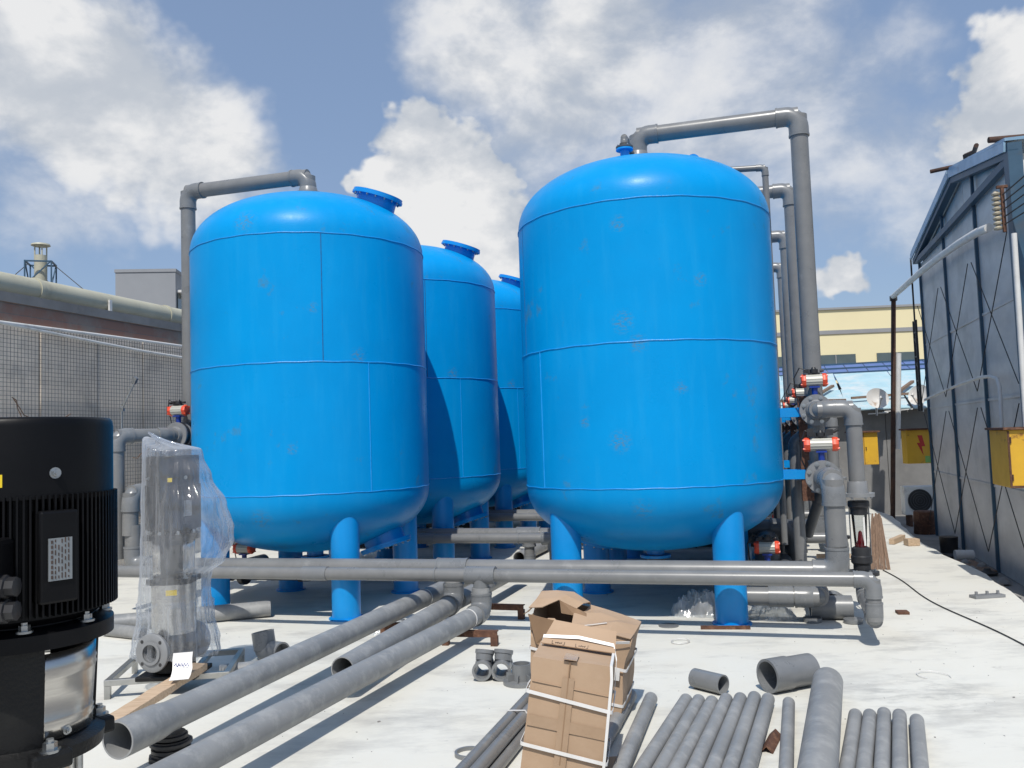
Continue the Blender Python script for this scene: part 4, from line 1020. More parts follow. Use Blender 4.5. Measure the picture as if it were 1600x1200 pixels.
    prof += [(zf - .115, 1.04), (zf - .108, 1.058), (zf - .10, 1.042), (zf - .092, 1.06), (zf - .085, 1.044), (zf - .052, 1.05)]
    for qs in (R_(182), R_(-44)):
        gu = MB(); i0 = 0
        for zz, k_ in prof:
            for k in range(n + 1):
                q_ = qs + R_(75) * k / n; gu.v.append(face(q_, r * .765 * k_) + V((0, 0, zz)))
        for j in range(len(prof) - 1):
            for k in range(n): gu.f.append((i0 + j * (n + 1) + k, i0 + j * (n + 1) + k + 1, i0 + (j + 1) * (n + 1) + k + 1, i0 + (j + 1) * (n + 1) + k))
        g = obj('coupling_guard', gu, 'steel', t, ang=60)
        sd = g.modifiers.new('solid', 'SOLIDIFY'); sd.thickness = .002
    o = obj('bolt', bolt_mesh(.007), None, g); q = R_(-24); o.location = face(q, r * .77) + V((0, 0, zh + .066)); o.rotation_euler = V((math.cos(q), math.sin(q), 0)).to_track_quat('Z', 'Y').to_euler()
    # stage casing, tie rods, base
    obj('stage_casing', MB().lathe([(r * (.56 if near else .84), zc), (r * (.56 if near else .84), zh)], n=48), 'steel', t)
    for k in range(4):
        q = R_(-40 + k * 90); obj('tie_rod', MB().cyl(face(q, r * .66) + V((0, 0, zc - .05)), face(q, r * .66) + V((0, 0, zh + .02)), .011, n=10), 'zinc', t)
    if not near: obj('casing_label', MB().box(face(R_(-75), r * .85) + V((0, 0, zh - .05)), (.004, .07, .035), Matrix.Rotation(R_(-75), 3, 'Z')), 'yellow_lbl', t, smooth=False)
    obj('base_casting', MB().lathe([(r * .6, zb - .06), (r * .8, zb - .05), (r * .8, zc - .06), (r * .72, zc), (r * .5, zc)], n=48), 'iron', t)
    obj('base_plate', MB().box((0, 0, zb - .075), (r * 2.3, r * 2.0, .03)), 'iron', t, smooth=False, bevel=.006)
    if port:
        zp = (zb + zc) / 2 + .005
        for sgn in (1, -1):
            d = V((-.30 * sgn, -.95 * sgn, 0)).normalized(); c = d * (r * 1.33) + V((0, 0, zp)); x, y, _ = basis_of(d)
            pf = MB().tube(c - d * .16, c, .066, .056, 28)
            obj('port_neck', pf, 'grey_paint', t)
            f = obj('port_flange', MB().lathe([(.058, -.03), (.122, -.03), (.126, -.024), (.126, -.006), (.118, 0), (.076, .0), (.076, .012), (.058, .012)], c, d, 40, ends=False), 'grey_paint', t)
            for k in range(4):
                th = math.pi / 4 + k * math.pi / 2; q = c + (x * math.cos(th) + y * math.sin(th)) * .101
                obj('bolt_hole', MB().cyl(q - d * .004, q + d * .0012, .012, n=14), 'cable', f)
    return t
P1 = make_pump('big black vertical pump with nameplate at the left edge', (-1.19, 2.10, 0), 0, r=.203, zs=(.14, .42, .925, 1.225, 1.535, 1.708), port=False)
P2 = make_pump('black vertical pump under clear plastic on a steel frame', (-2.36, 6.02, .125), 0, r=.172, zs=(.07, .27, .60, .93, 1.27, 1.465), near=False)
# polythene bag over the second pump
bag = MB(); nz, na = 96, 170
ZT = [(.24, .27, .30), (.33, .26, .285), (.50, .232, .25), (.70, .222, .235), (.79, .215, .25), (.853, .213, .33), (1.0, .212, .395), (1.094, .21, .405), (1.25, .205, .365), (1.445, .198, .265), (1.58, .19, .20), (1.63, .187, .188)]
def bag_lr(z):
    for (z0, l0, r0), (z1, l1, r1) in zip(ZT, ZT[1:]):
        if z <= z1: f = max(0., (z - z0) / (z1 - z0)); f = f * f * (3 - 2 * f); return l0 + (l1 - l0) * f, r0 + (r1 - r0) * f
    return ZT[-1][1:]
for j in range(nz + 1):
    f = j / nz
    z = .24 + f / .9 * 1.39 if f <= .9 else 1.63
    lid = max(0., (f - .9) / .1)
    rl, rr2 = bag_lr(z)
    for k in range(na):
        q = 2 * math.pi * k / na; c = math.cos(q - R_(-14)); cq = V((math.cos(q), math.sin(q), 0))
        base = .196 + (rr2 - .196) * max(0, c) ** 1.3 + (rl - .196) * max(0, -c) ** 1.3
        p = cq * 1.0
        rid = 1 - abs(mnoise.noise(V((p.x * 3.2, p.y * 3.2, z * 1.1 + 2)))) * 2
        rid2 = 1 - abs(mnoise.noise(V((p.x * 7, p.y * 7, z * 3.2 + 9)))) * 2
        rid3 = 1 - abs(mnoise.noise(V((p.x * 13, p.y * 13, z * 11)))) * 2
        wob = rid * .022 + rid2 * .014 + rid3 * .006 - .018
        slack = .35 + 1.2 * max(0, base - .2) / .2 if z > .6 else 1.3
        r_ = max(base + wob * min(1.6, slack), .184 if z > .62 else .16)
        r_ *= 1 - lid ** 1.1
        zz = z + .03 * (z < .3) * mnoise.noise(V((p.x * 3, p.y * 3, 1)))
        off = V((0, 0, 0))
        if lid > 0 or z > 1.55:
            u_ = max(0., (z - 1.55) / .08) if lid == 0 else 1.
            lft = max(0, -math.cos(q)) ** 2
            zz += .10 * u_ * lft * (1 - lid) + lid * .045 * (1 + .3 * rid2)
            off.x = -.17 * lid ** 3; zz += .075 * lid ** 5
        bag.v.append(cq * r_ + off + V((0, 0, zz)))
for j in range(nz):
    for k in range(na):
        k2 = (k + 1) % na; bag.f.append((j * na + k, j * na + k2, (j + 1) * na + k2, (j + 1) * na + k))
b = obj('plastic_bag', bag, 'film', ang=70); b.location = (-2.36, 6.02, 0)
tag(b, 'clear polythene bag draped over the second pump', 'plastic bag')
tg = MB(); pts = [(.0, -.045, .15), (.0, -.06, .11), (.01, -.085, .055), (.012, -.12, .02), (.014, -.16, .005)]
tg.ribbon(pts, .12, .002, (1, .25, 0))
o = obj('paper_tag', tg, 'strap'); o.location = (-2.20, 5.80, .16); tag(o, 'white paper tag with blue scribble hanging from the bagged pump', 'tag')
wr = MB()
for k in range(5): wr.sweep([(-.045 + k * .019, -.083, .045 - .006 * (k % 2)), (-.036 + k * .019, -.074, .062), (-.030 + k * .019, -.083, .045)], .0022, 5)
sc = obj('handwriting', wr, 'valve_blue', o); sc.location = (.004, -.008, .03)
# stainless frame under it
fr = bpy.data.objects.new('pump_frame', None); COL.objects.link(fr); fr.location = (-2.42, 6.25, 0); fr.rotation_euler = (0, 0, R_(9))
tag(fr, 'low stainless square tube frame carrying the bagged pump', 'frame')
LX, LY, T_ = .80, .66, .04
for yy in (-LY / 2, LY / 2): obj('rail', MB().box((0, yy, .105), (LX, T_, T_)), 'frame', fr, smooth=False, bevel=.003)
for xx in (-LX / 2 + T_ / 2, -.13, .15, LX / 2 - T_ / 2): obj('cross_rail', MB().box((xx, 0, .1048), (T_, LY - T_ - .002, T_ - .002)), 'frame', fr, smooth=False, bevel=.003)
for sx in (-1, 1):
    for sy in (-1, 1): obj('leg', MB().box((sx * (LX / 2 - T_ / 2), sy * LY / 2, .042), (T_ - .003, T_ - .003, .084)), 'frame', fr, smooth=False)
# plank leaning on the frame
pk = MB(); p0, p1 = V((-2.43, 5.10, .04)), V((-2.17, 5.98, .165)); n = 14; sd = V((.94, -.28, 0)); rr = random.Random(2)
for k in range(n + 1):
    c = p0.lerp(p1, k / n); w = .058 + rr.uniform(-.004, .003); h = .022 + rr.uniform(-.002, .002)
    i = len(pk.v)
    for a_, b_ in ((-1, -1), (1, -1), (1, 1), (-1, 1)): pk.v.append(c + sd * (a_ * w) + V((0, 0, b_ * h)))
    if k:
        for q in range(4): pk.f.append((i - 4 + q, i - 4 + (q + 1) % 4, i + (q + 1) % 4, i + q))
    if k in (0, n): pk.f.append(tuple(i + q for q in range(4)))
o = obj('wooden_plank', pk, 'wood', smooth=False); tag(o, 'rough wooden plank leaning on the steel frame behind the open pipe', 'plank')
# black flange stack under the belled pipe
fs = thing('flange_stack', 'stack of black plastic flanges under the belled pipe end', 'flange stack', -2.05, -4.38, 0)
for k, (r_, h_) in enumerate(((.115, .04), (.10, .035), (.108, .03), (.085, .035))):
    z0 = sum(q[1] for q in ((.115, .04), (.10, .035), (.108, .03), (.085, .035))[:k])
    obj('flange', MB().lathe([(r_ * .9, z0), (r_, z0 + .004), (r_, z0 + h_ * .6), (r_ * .86, z0 + h_ * .65), (r_ * .86, z0 + h_ - .002)], n=10 if k == 0 else 32), 'rubber', fs, ang=30)

# ================================================================== cardboard boxes
def carton(parent, name, w, d, h, dent=0.012, seed=1, mat='card', top_open=False, nseg=10):
    mb = MB(); rr = seed * 3.7
    def disp(p):
        q = V(p); n3 = mnoise.noise_vector(q * 3.2 + V((rr, 0, 0))) * dent + mnoise.noise_vector(q * 9 + V((0, rr, 0))) * dent * .3
        return q + n3
    def quad(o_, ex, ey, nx, ny):
        i = len(mb.v)
        for a_ in range(nx + 1):
            for b_ in range(ny + 1): mb.v.append(disp(V(o_) + V(ex) * (a_ / nx) + V(ey) * (b_ / ny)))
        for a_ in range(nx):
            for b_ in range(ny):
                q = i + a_ * (ny + 1) + b_; mb.f.append((q, q + ny + 1, q + ny + 2, q + 1))
    x, y = w / 2, d / 2; s = nseg
    quad((-x, -y, 0), (w, 0, 0), (0, 0, h), s, s); quad((x, -y, 0), (0, d, 0), (0, 0, h), s, s); quad((x, y, 0), (-w, 0, 0), (0, 0, h), s, s); quad((-x, y, 0), (0, -d, 0), (0, 0, h), s, s)
    quad((-x, -y, 0), (0, d, 0), (w, 0, 0), 2, 2)
    if not top_open: quad((-x, -y, h), (w, 0, 0), (0, d, 0), s, s)
    bmw = mb
    me = bmw.mesh(name, mat, True, 32)
    bm = bmesh.new(); bm.from_mesh(me); bmesh.ops.remove_doubles(bm, verts=bm.verts, dist=.0005); bmesh.ops.recalc_face_normals(bm, faces=bm.faces); bm.to_mesh(me); bm.free()
    me.shade_smooth(); me.set_sharp_from_angle(angle=R_(32))
    return obj(name, me, None, parent)
def loop_strap(parent, w, d, z, off=.006, tilt=0., sag=0., wd=.016):
    x, y = w / 2 + off, d / 2 + off; pts = []; rc = .015
    for (cx, cy, q0) in ((x - rc, -y + rc, -90), (x - rc, y - rc, 0), (-x + rc, y - rc, 90), (-x + rc, -y + rc, 180)):
        for k in range(5):
            q = R_(q0 + 90 * k / 4); pts.append((cx + rc * math.cos(q), cy + rc * math.sin(q)))
    pts.append(pts[0]); P = []
    for px, py in pts: P.append(V((px, py, z + tilt * px + sag * py)))
    # subdivide the front side for a slight sag
    obj('strap', MB().ribbon(P, wd, .003, (0, 0, 1)), 'strap', parent)
FB = bpy.data.objects.new('cardboard_box', None); COL.objects.link(FB); FB.location = (.178, 4.22, .01); FB.rotation_euler = (R_(-1.5), R_(8), R_(-9))
tag(FB, 'tall brown cardboard box strapped with white bands, in front', 'box')
w, d, h = .375, .33, .585
carton(FB, 'carton', w, d, h, .009, 1)
obj('centre_slit', MB().box((-.012, -d / 2 - .0045, h * .60), (.005, .010, h * .78)), 'card_in', FB, smooth=False)
for zz in (h * .80, h * .47): obj('fold_crease', MB().bar((-w / 2 + .01, -d / 2 - .0035, zz + .008), (w / 2 - .012, -d / 2 - .0035, zz - .012), .0035, .0035), 'card', FB, smooth=False)
obj('packing_tape', MB().box((0, -d / 2 - .0062, h * .50), (w * .96, .0012, .05), Matrix.Rotation(.045, 3, 'Y')), 'tape', FB, smooth=False)
obj('packing_tape', MB().box((-.012, -d / 2 - .0078, h * .45), (.056, .0012, h * .85)), 'tape', FB, smooth=False)
obj('packing_tape', MB().box((-.012, -d / 2 + .05, h + .010), (.062, .13, .003)), 'tape', FB, smooth=False)
loop_strap(FB, w, d, h * .70, .014, -.10); loop_strap(FB, w, d, h * .30, .014, -.08)
for xs in (w / 2 - .012,):
    P = [V((xs, d / 2 + .01, .1)), V((xs, d / 2 + .01, h + .012)), V((xs, 0, h + .015)), V((xs, -d / 2 - .006, h + .008)), V((xs + .008, -d / 2 - .016, h - .05)), V((xs + .012, -d / 2 - .016, .02))]
    obj('strap', MB().ribbon(P, .013, .003, (1, 0, 0)), 'strap', FB)
# raised back flap with printed marks
fl = MB(); fl.poly([(-w / 2 + .01, d / 2 - .10, h + .012), (w / 2 - .005, d / 2 - .10, h + .012), (w / 2 - .01, d / 2 + .05, h + .085), (-w / 2 + .05, d / 2 + .05, h + .10)], .005, (0, -.4, 1))
obj('top_flap', fl, 'card', FB, smooth=False)
P = [V((-w / 2 - .006, d / 2 - .12, h - .12)), V((-w / 2 + .015, d / 2 - .07, h + .042)), V((0, d / 2 - .055, h + .056)), V((w / 2 - .015, d / 2 - .065, h + .044)), V((w / 2 + .006, d / 2 - .10, h - .02)), V((w / 2 + .012, d / 2 - .12, h - .2))]
obj('strap', MB().ribbon(P, .016, .003, (0, .5, .85)), 'strap', FB)
pm = MB(); up = V((0, .9, .42)).normalized()
def glyph(c):
    for s in (-1, 1):
        pm.bar(c + V((s * .03, 0, 0)) - up * .012, c + V((s * .03, 0, 0)) + up * .012, .0025, .002, up=(0, -.4, 1)); pm.bar(c + V((s * .03, 0, 0)) - up * .012, c + V((s * .022, 0, 0)) - up * .012, .0025, .002, up=(0, -.4, 1))
    for k in range(4): pm.bar(c + V((-.014 + k * .009, 0, 0)) - up * .007, c + V((-.010 + k * .009, 0, 0)) + up * (.006 if k % 2 else .001), .003, .002, up=(0, -.4, 1))
    pm.bar(c + V((-.016, 0, 0)), c + V((.016, 0, 0)), .0022, .002, up=(0, -.4, 1))
for k in range(3): glyph(V((-.095 + k * .115, d / 2 - .089, h + .0235 - .001 * k)))
obj('printed_marks', pm, 'ink', FB, smooth=False)

RB = bpy.data.objects.new('cardboard_box', None); COL.objects.link(RB); RB.location = (.335, 5.25, 0); RB.rotation_euler = (R_(3), R_(7), R_(-16))
tag(RB, 'torn and crushed brown cardboard box with open flap, behind the strapped one', 'box')
w2, d2, h2 = .54, .40, .60
c2 = carton(RB, 'carton', w2, d2, h2, .026, 4, top_open=True, nseg=16)
sd = c2.modifiers.new('solid', 'SOLIDIFY'); sd.thickness = .006
for v_ in c2.data.vertices:      # collapse the right of the top, flare the sides
    f = max(0, v_.co.z - .35) / .25
    v_.co.z -= .10 * f * max(0, v_.co.x / w2 + .25) - .03 * f * max(0, -v_.co.x)
    v_.co.x *= 1 + .09 * f
    if v_.co.z > .52 and v_.co.y < -.1 and v_.co.x < .02: v_.co.z -= .05 * abs(math.sin(v_.co.x * 19))
def bent(name, rows, mat, th=.005):
    """a creased sheet of card given as rows of points"""
    mb = MB(); n = len(rows[0]); rr_ = random.Random(len(rows) * 7 + n)
    for r0 in rows:
        for p in r0: mb.v.append(V(p) + V((rr_.uniform(-.006, .006), rr_.uniform(-.006, .006), rr_.uniform(-.006, .006))))
    for i in range(len(rows) - 1):
        for k in range(n - 1): mb.f.append((i * n + k, i * n + k + 1, (i + 1) * n + k + 1, (i + 1) * n + k))
    o = obj(name, mb, mat, RB, smooth=False); m_ = o.modifiers.new('solid', 'SOLIDIFY'); m_.thickness = th; m_.offset = 0
    return o
bent('top_panel', [[(-.04, -.205, .578), (.06, -.21, .565), (.17, -.208, .550), (.292, -.205, .532)], [(-.06, -.08, .600), (.07, -.07, .560), (.18, -.06, .575), (.298, -.07, .535)], [(-.03, .07, .585), (.08, .06, .592), (.19, .07, .560), (.298, .06, .540)], [(-.02, .20, .585), (.08, .20, .575), (.18, .20, .558), (.292, .20, .535)]], 'card')
bent('torn_flap', [[(-.30, .20, .60), (-.20, .20, .605), (-.11, .20, .60), (-.02, .20, .585)], [(-.30, .09, .655), (-.20, .08, .675), (-.11, .09, .672), (.0, .10, .635)], [(-.305, -.05, .645), (-.21, -.07, .668), (-.12, -.04, .690), (-.03, .0, .640)], [(-.315, -.17, .618), (-.24, -.155, .632), (-.15, -.10, .672), (-.06, -.06, .628)]], 'card')
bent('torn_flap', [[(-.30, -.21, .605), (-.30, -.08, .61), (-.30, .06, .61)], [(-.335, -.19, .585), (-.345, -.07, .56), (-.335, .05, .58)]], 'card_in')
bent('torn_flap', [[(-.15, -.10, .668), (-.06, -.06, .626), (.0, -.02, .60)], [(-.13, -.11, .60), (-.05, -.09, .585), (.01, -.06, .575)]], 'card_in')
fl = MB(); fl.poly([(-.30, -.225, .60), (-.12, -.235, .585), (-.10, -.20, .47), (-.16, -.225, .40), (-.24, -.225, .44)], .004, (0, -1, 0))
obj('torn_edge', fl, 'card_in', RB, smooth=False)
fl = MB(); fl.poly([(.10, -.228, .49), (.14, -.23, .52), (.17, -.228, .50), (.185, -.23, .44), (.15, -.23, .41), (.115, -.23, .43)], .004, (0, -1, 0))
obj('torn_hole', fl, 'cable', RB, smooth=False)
def free_strap(parent, P, wd=.015, side=(0, 0, 1)):
    obj('strap', MB().ribbon([V(p) for p in P], wd, .003, side), 'strap', parent)
loop_strap(RB, w2, d2, .17, .010, -.05); loop_strap(RB, w2 * 1.015, d2 * 1.015, .38, .010, -.08)
free_strap(RB, [(-.12, -.232, .41), (-.10, -.235, .47), (-.05, -.225, .53), (.03, -.20, .575), (.14, -.12, .585)], side=(.3, -.9, .2))
free_strap(RB, [(.02, -.235, .40), (.03, -.235, .465), (.07, -.235, .49), (.17, -.232, .505), (.29, -.21, .52)], side=(.1, -.3, 1))
obj('paper_label', MB().box((.225, -.232, .34), (.05, .003, .07)), 'strap', RB, smooth=False)
one('card_scrap', MB().box((0, 0, .003), (.16, .2, .004)), 'card', 'flat cardboard scrap beneath the small grey pipes', 'cardboard', .22, -4.05, 0, .4, smooth=False)

# ================================================================== loose pipes and fittings
def loose_pipe(label, p0, p1, r, group=None, L=None, mat='pvc_dusty', name='pvc_pipe', z=None):
    z = r if z is None else z
    p0, p1 = V((*p0, z)), V((*p1, z)); d = (p1 - p0).normalized()
    q1 = p0 + d * L if L else p1
    return one(name, MB().tube(p0, q1, r, r * .88, 28), mat, label, 'pipe', group=group)
qs = [((.521, -3.042), (.409, -4.17)), ((.595, -3.043), (.495, -4.153)), ((.672, -3.056), (.568, -4.14)), ((.751, -2.99), (.650, -4.124)), ((.832, -2.965), (.732, -4.108)), ((.912, -2.926), (.812, -4.093)), ((.990, -2.95), (.893, -4.079))]
nth = ['first', 'second', 'third', 'fourth', 'fifth', 'sixth', 'seventh']
for k, (p, q) in enumerate(qs): loose_pipe('dusty grey pipe, %s from the left of the row of seven' % nth[k], p, q, .0385, 'loose small pipes on the deck', 3.0)
loose_pipe('dusty pipe lying beside the box, left one of a pair', (.183, -3.006), (.170, -3.76), .0395, 'loose small pipes on the deck', 2.4)
loose_pipe('dusty pipe lying beside the box, right one of a pair', (.313, -3.051), (.310, -4.187), .0395, 'loose small pipes on the deck', 2.6)
loose_pipe('single dusty pipe lying between the row of seven and the big pipe', (1.105, -2.989), (1.065, -4.048), .035, 'loose small pipes on the deck', 2.6)
loose_pipe('big dusty grey pipe lying at the lower right', (1.342, -2.70), (1.215, -4.02), .088, None, 3.0)
for k, (p, q) in enumerate([((1.452, -3.16), (1.335, -3.997)), ((1.528, -3.15), (1.410, -3.983)), ((1.606, -3.105), (1.490, -3.968)), ((1.682, -3.125), (1.570, -3.953)), ((1.758, -3.20), (1.660, -3.937))]):
    loose_pipe('dusty grey pipe, %s from the left of the group of five' % nth[k], p, q, .0365, 'loose small pipes on the deck', 2.6)
for k, (x, zz) in enumerate(((-.42, .032), (-.352, .032), (-.285, .032), (-.386, .088), (-.318, .088))):
    loose_pipe('thin grey pipe in the bundle left of the strapped box, %s' % ('lower left', 'lower middle', 'lower right', 'upper left', 'upper right')[k], (x + .01, -3.05 - .06 * (k % 3)), (x, -4.3), .032, 'bundle of thin pipes', 2.8, z=zz, mat='pvc')
ct = MB().ribbon([(-.45, -.2, .04), (-.40, -.22, .12), (-.30, -.22, .125), (-.24, -.2, .04)], .014, .003, (0, 1, 0))
one('cable_tie', ct, 'strap', 'white band around the thin pipe bundle', 'strap', 0, -3.45, 0)
# couplings
one('pipe_coupling', MB().tube((-.10, .08, .062), (.085, -.05, .062), .06, .051), 'pvc_fit', 'short grey pipe offcut lying at the far end of the row of seven', 'coupling', .64, -2.72, 0)
lc = MB().lathe([(.088, -.17), (.103, -.17), (.103, -.02), (.096, 0), (.096, .17), (.084, .17), (.084, -.0), (.088, -.02), (.088, -.17)], (0, 0, .103), (.766, .64, 0), 36, ends=False)
one('pipe_coupling', lc, 'pvc_fit', 'large open grey pipe coupling lying above the single pipe', 'coupling', 1.12, -2.58, 0)
def loose_tee(label, a, b, rot):
    t = thing('tee_fitting', label, 'pipe fitting', a, b, .068, rot, group='pair of loose grey tees')
    obj('body', MB().lathe([(.050, -.11), (.066, -.11), (.066, -.085), (.060, -.08), (.060, .08), (.066, .085), (.066, .11), (.050, .11), (.050, -.11)], (0, 0, 0), (0, 1, 0), 30, ends=False), 'pvc_fit', t)
    obj('branch', MB().lathe([(.058, .045), (.060, .085), (.066, .09), (.066, .115), (.050, .115), (.050, .05)], (0, 0, 0), (.1, .3, .95), 30, ends=False), 'pvc_fit', t)
    return t
loose_tee('left one of two loose grey tees beside the boxes', -.885, -2.62, R_(12)); loose_tee('right one of two loose grey tees beside the boxes', -.755, -2.60, R_(12))
sf = thing('stub_flange', 'grey stub flange standing on the deck just left of the torn box', 'pipe fitting', -.585, -2.72, 0)
obj('disc', MB().lathe([(.06, 0), (.125, 0), (.125, .022), (.068, .026)], n=36), 'pvc_fit', sf)
obj('neck', MB().lathe([(.066, .02), (.064, .13), (.055, .13), (.055, .02)], n=32, ends=False), 'pvc_fit', sf)
for k in range(8):
    q = k * math.pi / 4; obj('rib', MB().box((.085 * math.cos(q), .085 * math.sin(q), .045), (.04, .006, .045), Matrix.Rotation(q, 3, 'Z')), 'pvc_fit', sf, smooth=False)
one('rubber_ring', MB().tube((0, 0, 0), (0, 0, .02), .078, .066, 40), 'pvc_fit', 'thin grey ring lying on the deck left of the pipe bundle', 'ring', -.50, -4.04, 0)
# fittings left: elbow piece standing on the deck, offcuts
ef = thing('elbow_fitting', 'loose grey elbow standing open end up behind the belled pipe', 'pipe fitting', -2.72, -2.40, 0, R_(20))
obj('socket', MB().tube((0, 0, .08), (-.02, .01, .21), .085, .073, 30), 'pvc_fit', ef)
obj('bend', MB().sweep(elbow_pts(V((0, 0, .05)), (.05, 0, -1), (.8, -.6, .02), .05, .05), .079, 26), 'pvc_fit', ef)
obj('outlet', MB().tube((.06, -.045, .06), (.15, -.11, .062), .085, .073, 30), 'pvc_fit', ef)
one('pipe_offcut', MB().tube((-.12, -.1, .05), (.3, .2, .05), .05, .043), 'pvc_dusty', 'short grey offcut half hidden behind the belled pipe', 'pipe', -2.62, -2.86, 0)
one('pipe_offcut', MB().tube((-.25, .1, .055), (.22, .0, .055), .055, .047), 'pvc_dusty', 'pale pipe offcut lying behind the big pump, right one', 'pipe', -4.42, -1.95, 0)
one('pipe_offcut', MB().tube((-.2, .0, .055), (.1, .14, .055), .055, .047), 'pvc_dusty', 'pale pipe offcut lying behind the big pump, left one', 'pipe', -4.55, -2.45, 0)
one('pipe_offcut', MB().tube((-.5, -.25, .08), (.75, .65, .08), .075, .066), 'pvc_dusty', 'thicker pipe lying slantwise behind the bagged pump', 'pipe', -4.35, -1.55, 0)
# loose tee and discs at the right end of the header
lt2 = thing('tee_fitting', 'large loose tee lying under the right end of the headers', 'pipe fitting', 1.52, -.42, .10, R_(4))
obj('body', MB().lathe([(.085, -.17), (.10, -.17), (.10, .17), (.085, .17), (.085, -.17)], (0, 0, 0), (1, 0, 0), 32, ends=False), 'pvc_fit', lt2)
obj('branch', MB().lathe([(.10, .05), (.10, .16), (.085, .16), (.085, .05)], (.02, 0, 0), (.1, 1, .12), 32, ends=False), 'pvc_fit', lt2)
one('blank_disc', MB().lathe([(.02, 0), (.075, 0), (.078, .006), (.078, .036), (.02, .036)], n=30), 'pvc_fit', 'small grey disc on the deck left of the loose tee', 'disc', 1.36, -.55, 0)
one('blank_disc', MB().lathe([(.02, 0), (.075, 0), (.078, .006), (.078, .036), (.02, .036)], n=30), 'pvc_fit', 'small grey disc on the deck right of the loose tee', 'disc', 1.68, -.56, 0)
t = thing('return_pipe', 'grey return pipe low behind the headers, with bent end', 'pipe', 0, 0, 0)
run(t, [(.74, -.62, .22), (1.42, -.62, .22), (1.42, .3, .22)], .078, couple=[(0, .55, .2)])
# crumpled plastic under the right tank
def crumple(label, a, b, sx, sy, sz, seed):
    mb = MB(); nu, nv_ = 44, 22
    for i in range(nu + 1):
        for j in range(nv_ + 1):
            x, y_ = i / nu * 2 - 1, j / nv_ * 2 - 1
            e = max(0, 1 - (x * x) ** 1.2 - (y_ * y_) ** 1.2)
            n1 = mnoise.noise(V((x * 2.2, y_ * 2.2, seed))) + .6 * mnoise.noise(V((x * 6, y_ * 6, seed + 3))) + .3 * mnoise.noise(V((x * 14, y_ * 14, seed)))
            mb.v.append(V((x * sx * (1 + .12 * n1), y_ * sy * (1 + .1 * n1), max(.002, sz * e ** .6 * (.65 + .6 * n1)))))
    for i in range(nu):
        for j in range(nv_): q = i * (nv_ + 1) + j; mb.f.append((q, q + nv_ + 1, q + nv_ + 2, q + 1))
    return one('plastic_sheet', mb, 'film2', label, 'plastic sheet', a, b, 0, ang=80)
crumple('crumpled clear plastic right of the near right tank leg', 1.02, -.42, .22, .16, .17, 1.3)
crumple('crumpled clear plastic left of the near right tank leg, in shade', .42, -.28, .26, .22, .24, 5.1)
crumple('scrap of white plastic at the mouth of the middle main', -1.72, -3.15, .10, .07, .07, 9.9)
crumple('scrap of white plastic lying along the rear of the belled pipe', -2.18, -1.28, .10, .26, .10, 12.0)
# wires, scraps and specks on the deck
def wire_ring(label, a, b, r, turns=2, arc=1., seed=1):
    rr = random.Random(seed); n = int(40 * turns * arc)
    pts = [((r + rr.uniform(-.004, .004)) * math.cos(2 * math.pi * k / 40), (r * .8 + rr.uniform(-.004, .004)) * math.sin(2 * math.pi * k / 40), .004 + .010 * abs(math.sin(k * .11))) for k in range(n + 1)]
    one('wire_coil', MB().sweep(pts, .0028, 5), 'white', label, 'wire', a, b, 0, seed)
wire_ring('pale wire coil lying in front of the near right tank', .34, -1.43, .08, 2)
wire_ring('open pale wire loop on the deck beside the big pipe coupling', 1.0, -2.25, .06, 1, .6, 4)
wire_ring('bent pale wire on the deck right of the big loose pipe', 2.02, -2.15, .10, 1, .7, 6)
wire_ring('loop of white cord on the deck by the nearest pipe bracket', -.98, -1.95, .09, 1, .8, 8)
one('drain_cover', MB().cyl((0, 0, .001), (0, 0, .008), .085, n=32), 'pvc_fit', 'round grey disc flush on the deck before the near right tank', 'disc', .19, -.86, 0)
one('rust_plate', MB().box((0, 0, .012), (.095, .10, .022)), 'rust', 'small rusty square plate on the open deck at right', 'plate', 2.12, -.12, 0, R_(6), smooth=False)
fb = thing('cast_bracket', 'flat grey casting with three bolts on the deck at right', 'bracket', 2.97, .72, 0, R_(24))
obj('plate', MB().box((0, 0, .015), (.30, .10, .026)), 'grey_paint', fb, smooth=False)
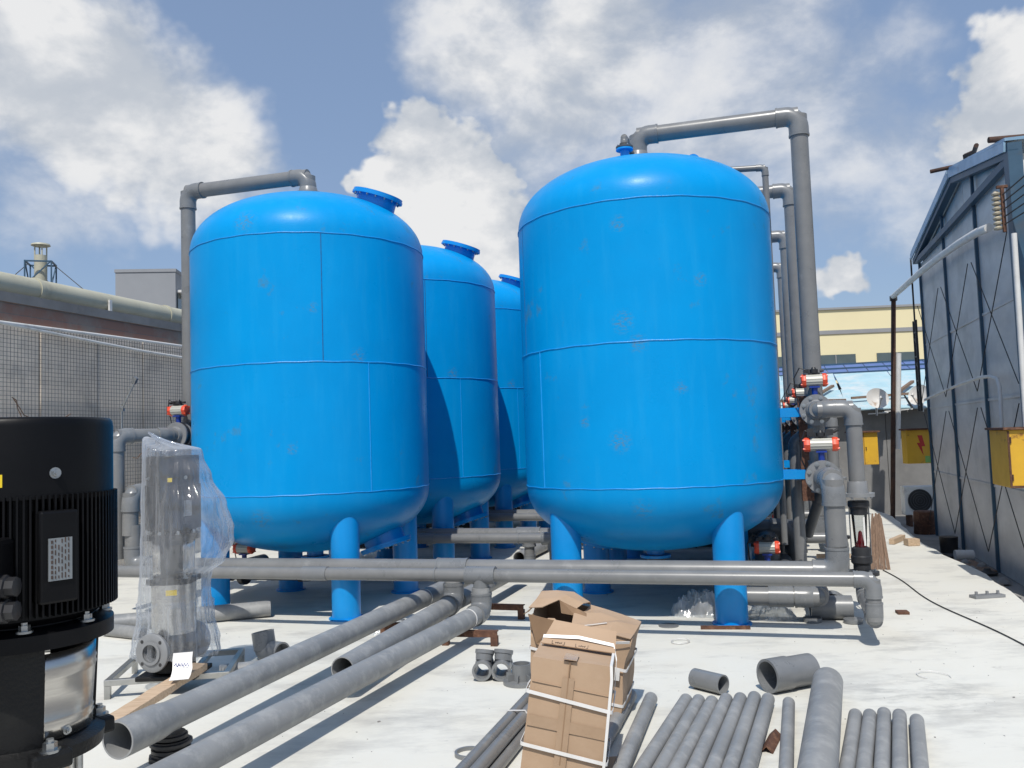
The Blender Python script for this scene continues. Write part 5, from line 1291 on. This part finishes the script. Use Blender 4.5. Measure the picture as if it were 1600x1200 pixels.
for x in (-.11, 0, .11): obj('stud', MB().cyl((x, 0, .028), (x, 0, .06), .014, n=8), 'grey_paint', fb)
one('angle_offcut', MB().box((-.015, 0, .018), (.045, .28, .005), Matrix.Rotation(-.78, 3, 'Y')).box((.016, 0, .0175), (.045, .28, .005), Matrix.Rotation(.78, 3, 'Y')), 'rust', 'short rusty angle iron between the loose pipes', 'angle iron', 1.0, -3.60, 0, R_(-10), smooth=False)
pts = []
for k in range(31):
    f = k / 30; a = 2.26 + .30 * f + .22 * f * f + .03 * math.sin(f * 9); b = 2.30 - 3.6 * f; pts.append((a, b, .008))
one('power_cable', MB().sweep(pts, .005, 6), 'cable', 'black cable trailing over the deck to the right edge', 'cable')
ws = thing('strip_bundle', 'bundle of thin brown strips leaning upright behind the flow meter', 'strip bundle', 2.22, 2.38, 0)
rr = random.Random(9)
for k in range(11):
    x = -.10 + k * .022; tx = rr.uniform(-.02, .02) - (.08 - k * .012)
    obj('strip', MB().bar((x, rr.uniform(-.02, .02), .0), (x * .4 + .03, .16 + rr.uniform(-.01, .01), .60 + rr.uniform(-.04, .03)), .019, .010, up=(0, -1, .2)), 'strip_wood', ws, smooth=False)
one('timber_batten', MB().bar((-.5, 0, .05), (.2, .1, .05), .05, .05), 'wood', 'pale timber batten lying behind the strip bundle', 'timber', 2.1, 3.1, 0, smooth=False)
one('timber_batten', MB().bar((-.12, -.25, .04), (.1, .3, .04), .07, .07), 'wood', 'short timber block on the deck beyond the strips', 'timber', 2.78, 4.9, 0, smooth=False)
rr = random.Random(33); sp = MB()
for k in range(300):
    a, b = rr.uniform(-1.2, 3.1), rr.uniform(-4.2, 1.0)
    if rr.random() < .25: a, b = rr.uniform(-6, -1), rr.uniform(-4, -1.5)
    s = rr.uniform(.0015, .005) * (2 if rr.random() < .06 else 1)
    sp.box((a, b, s * .3), (s * rr.uniform(.8, 3), s, s * .6), Matrix.Rotation(rr.uniform(0, 3), 3, 'Z'))
o = one('grit', sp, 'concrete', 'dark grit and crumbs scattered over the white deck', 'grit', smooth=False); o['kind'] = 'stuff'
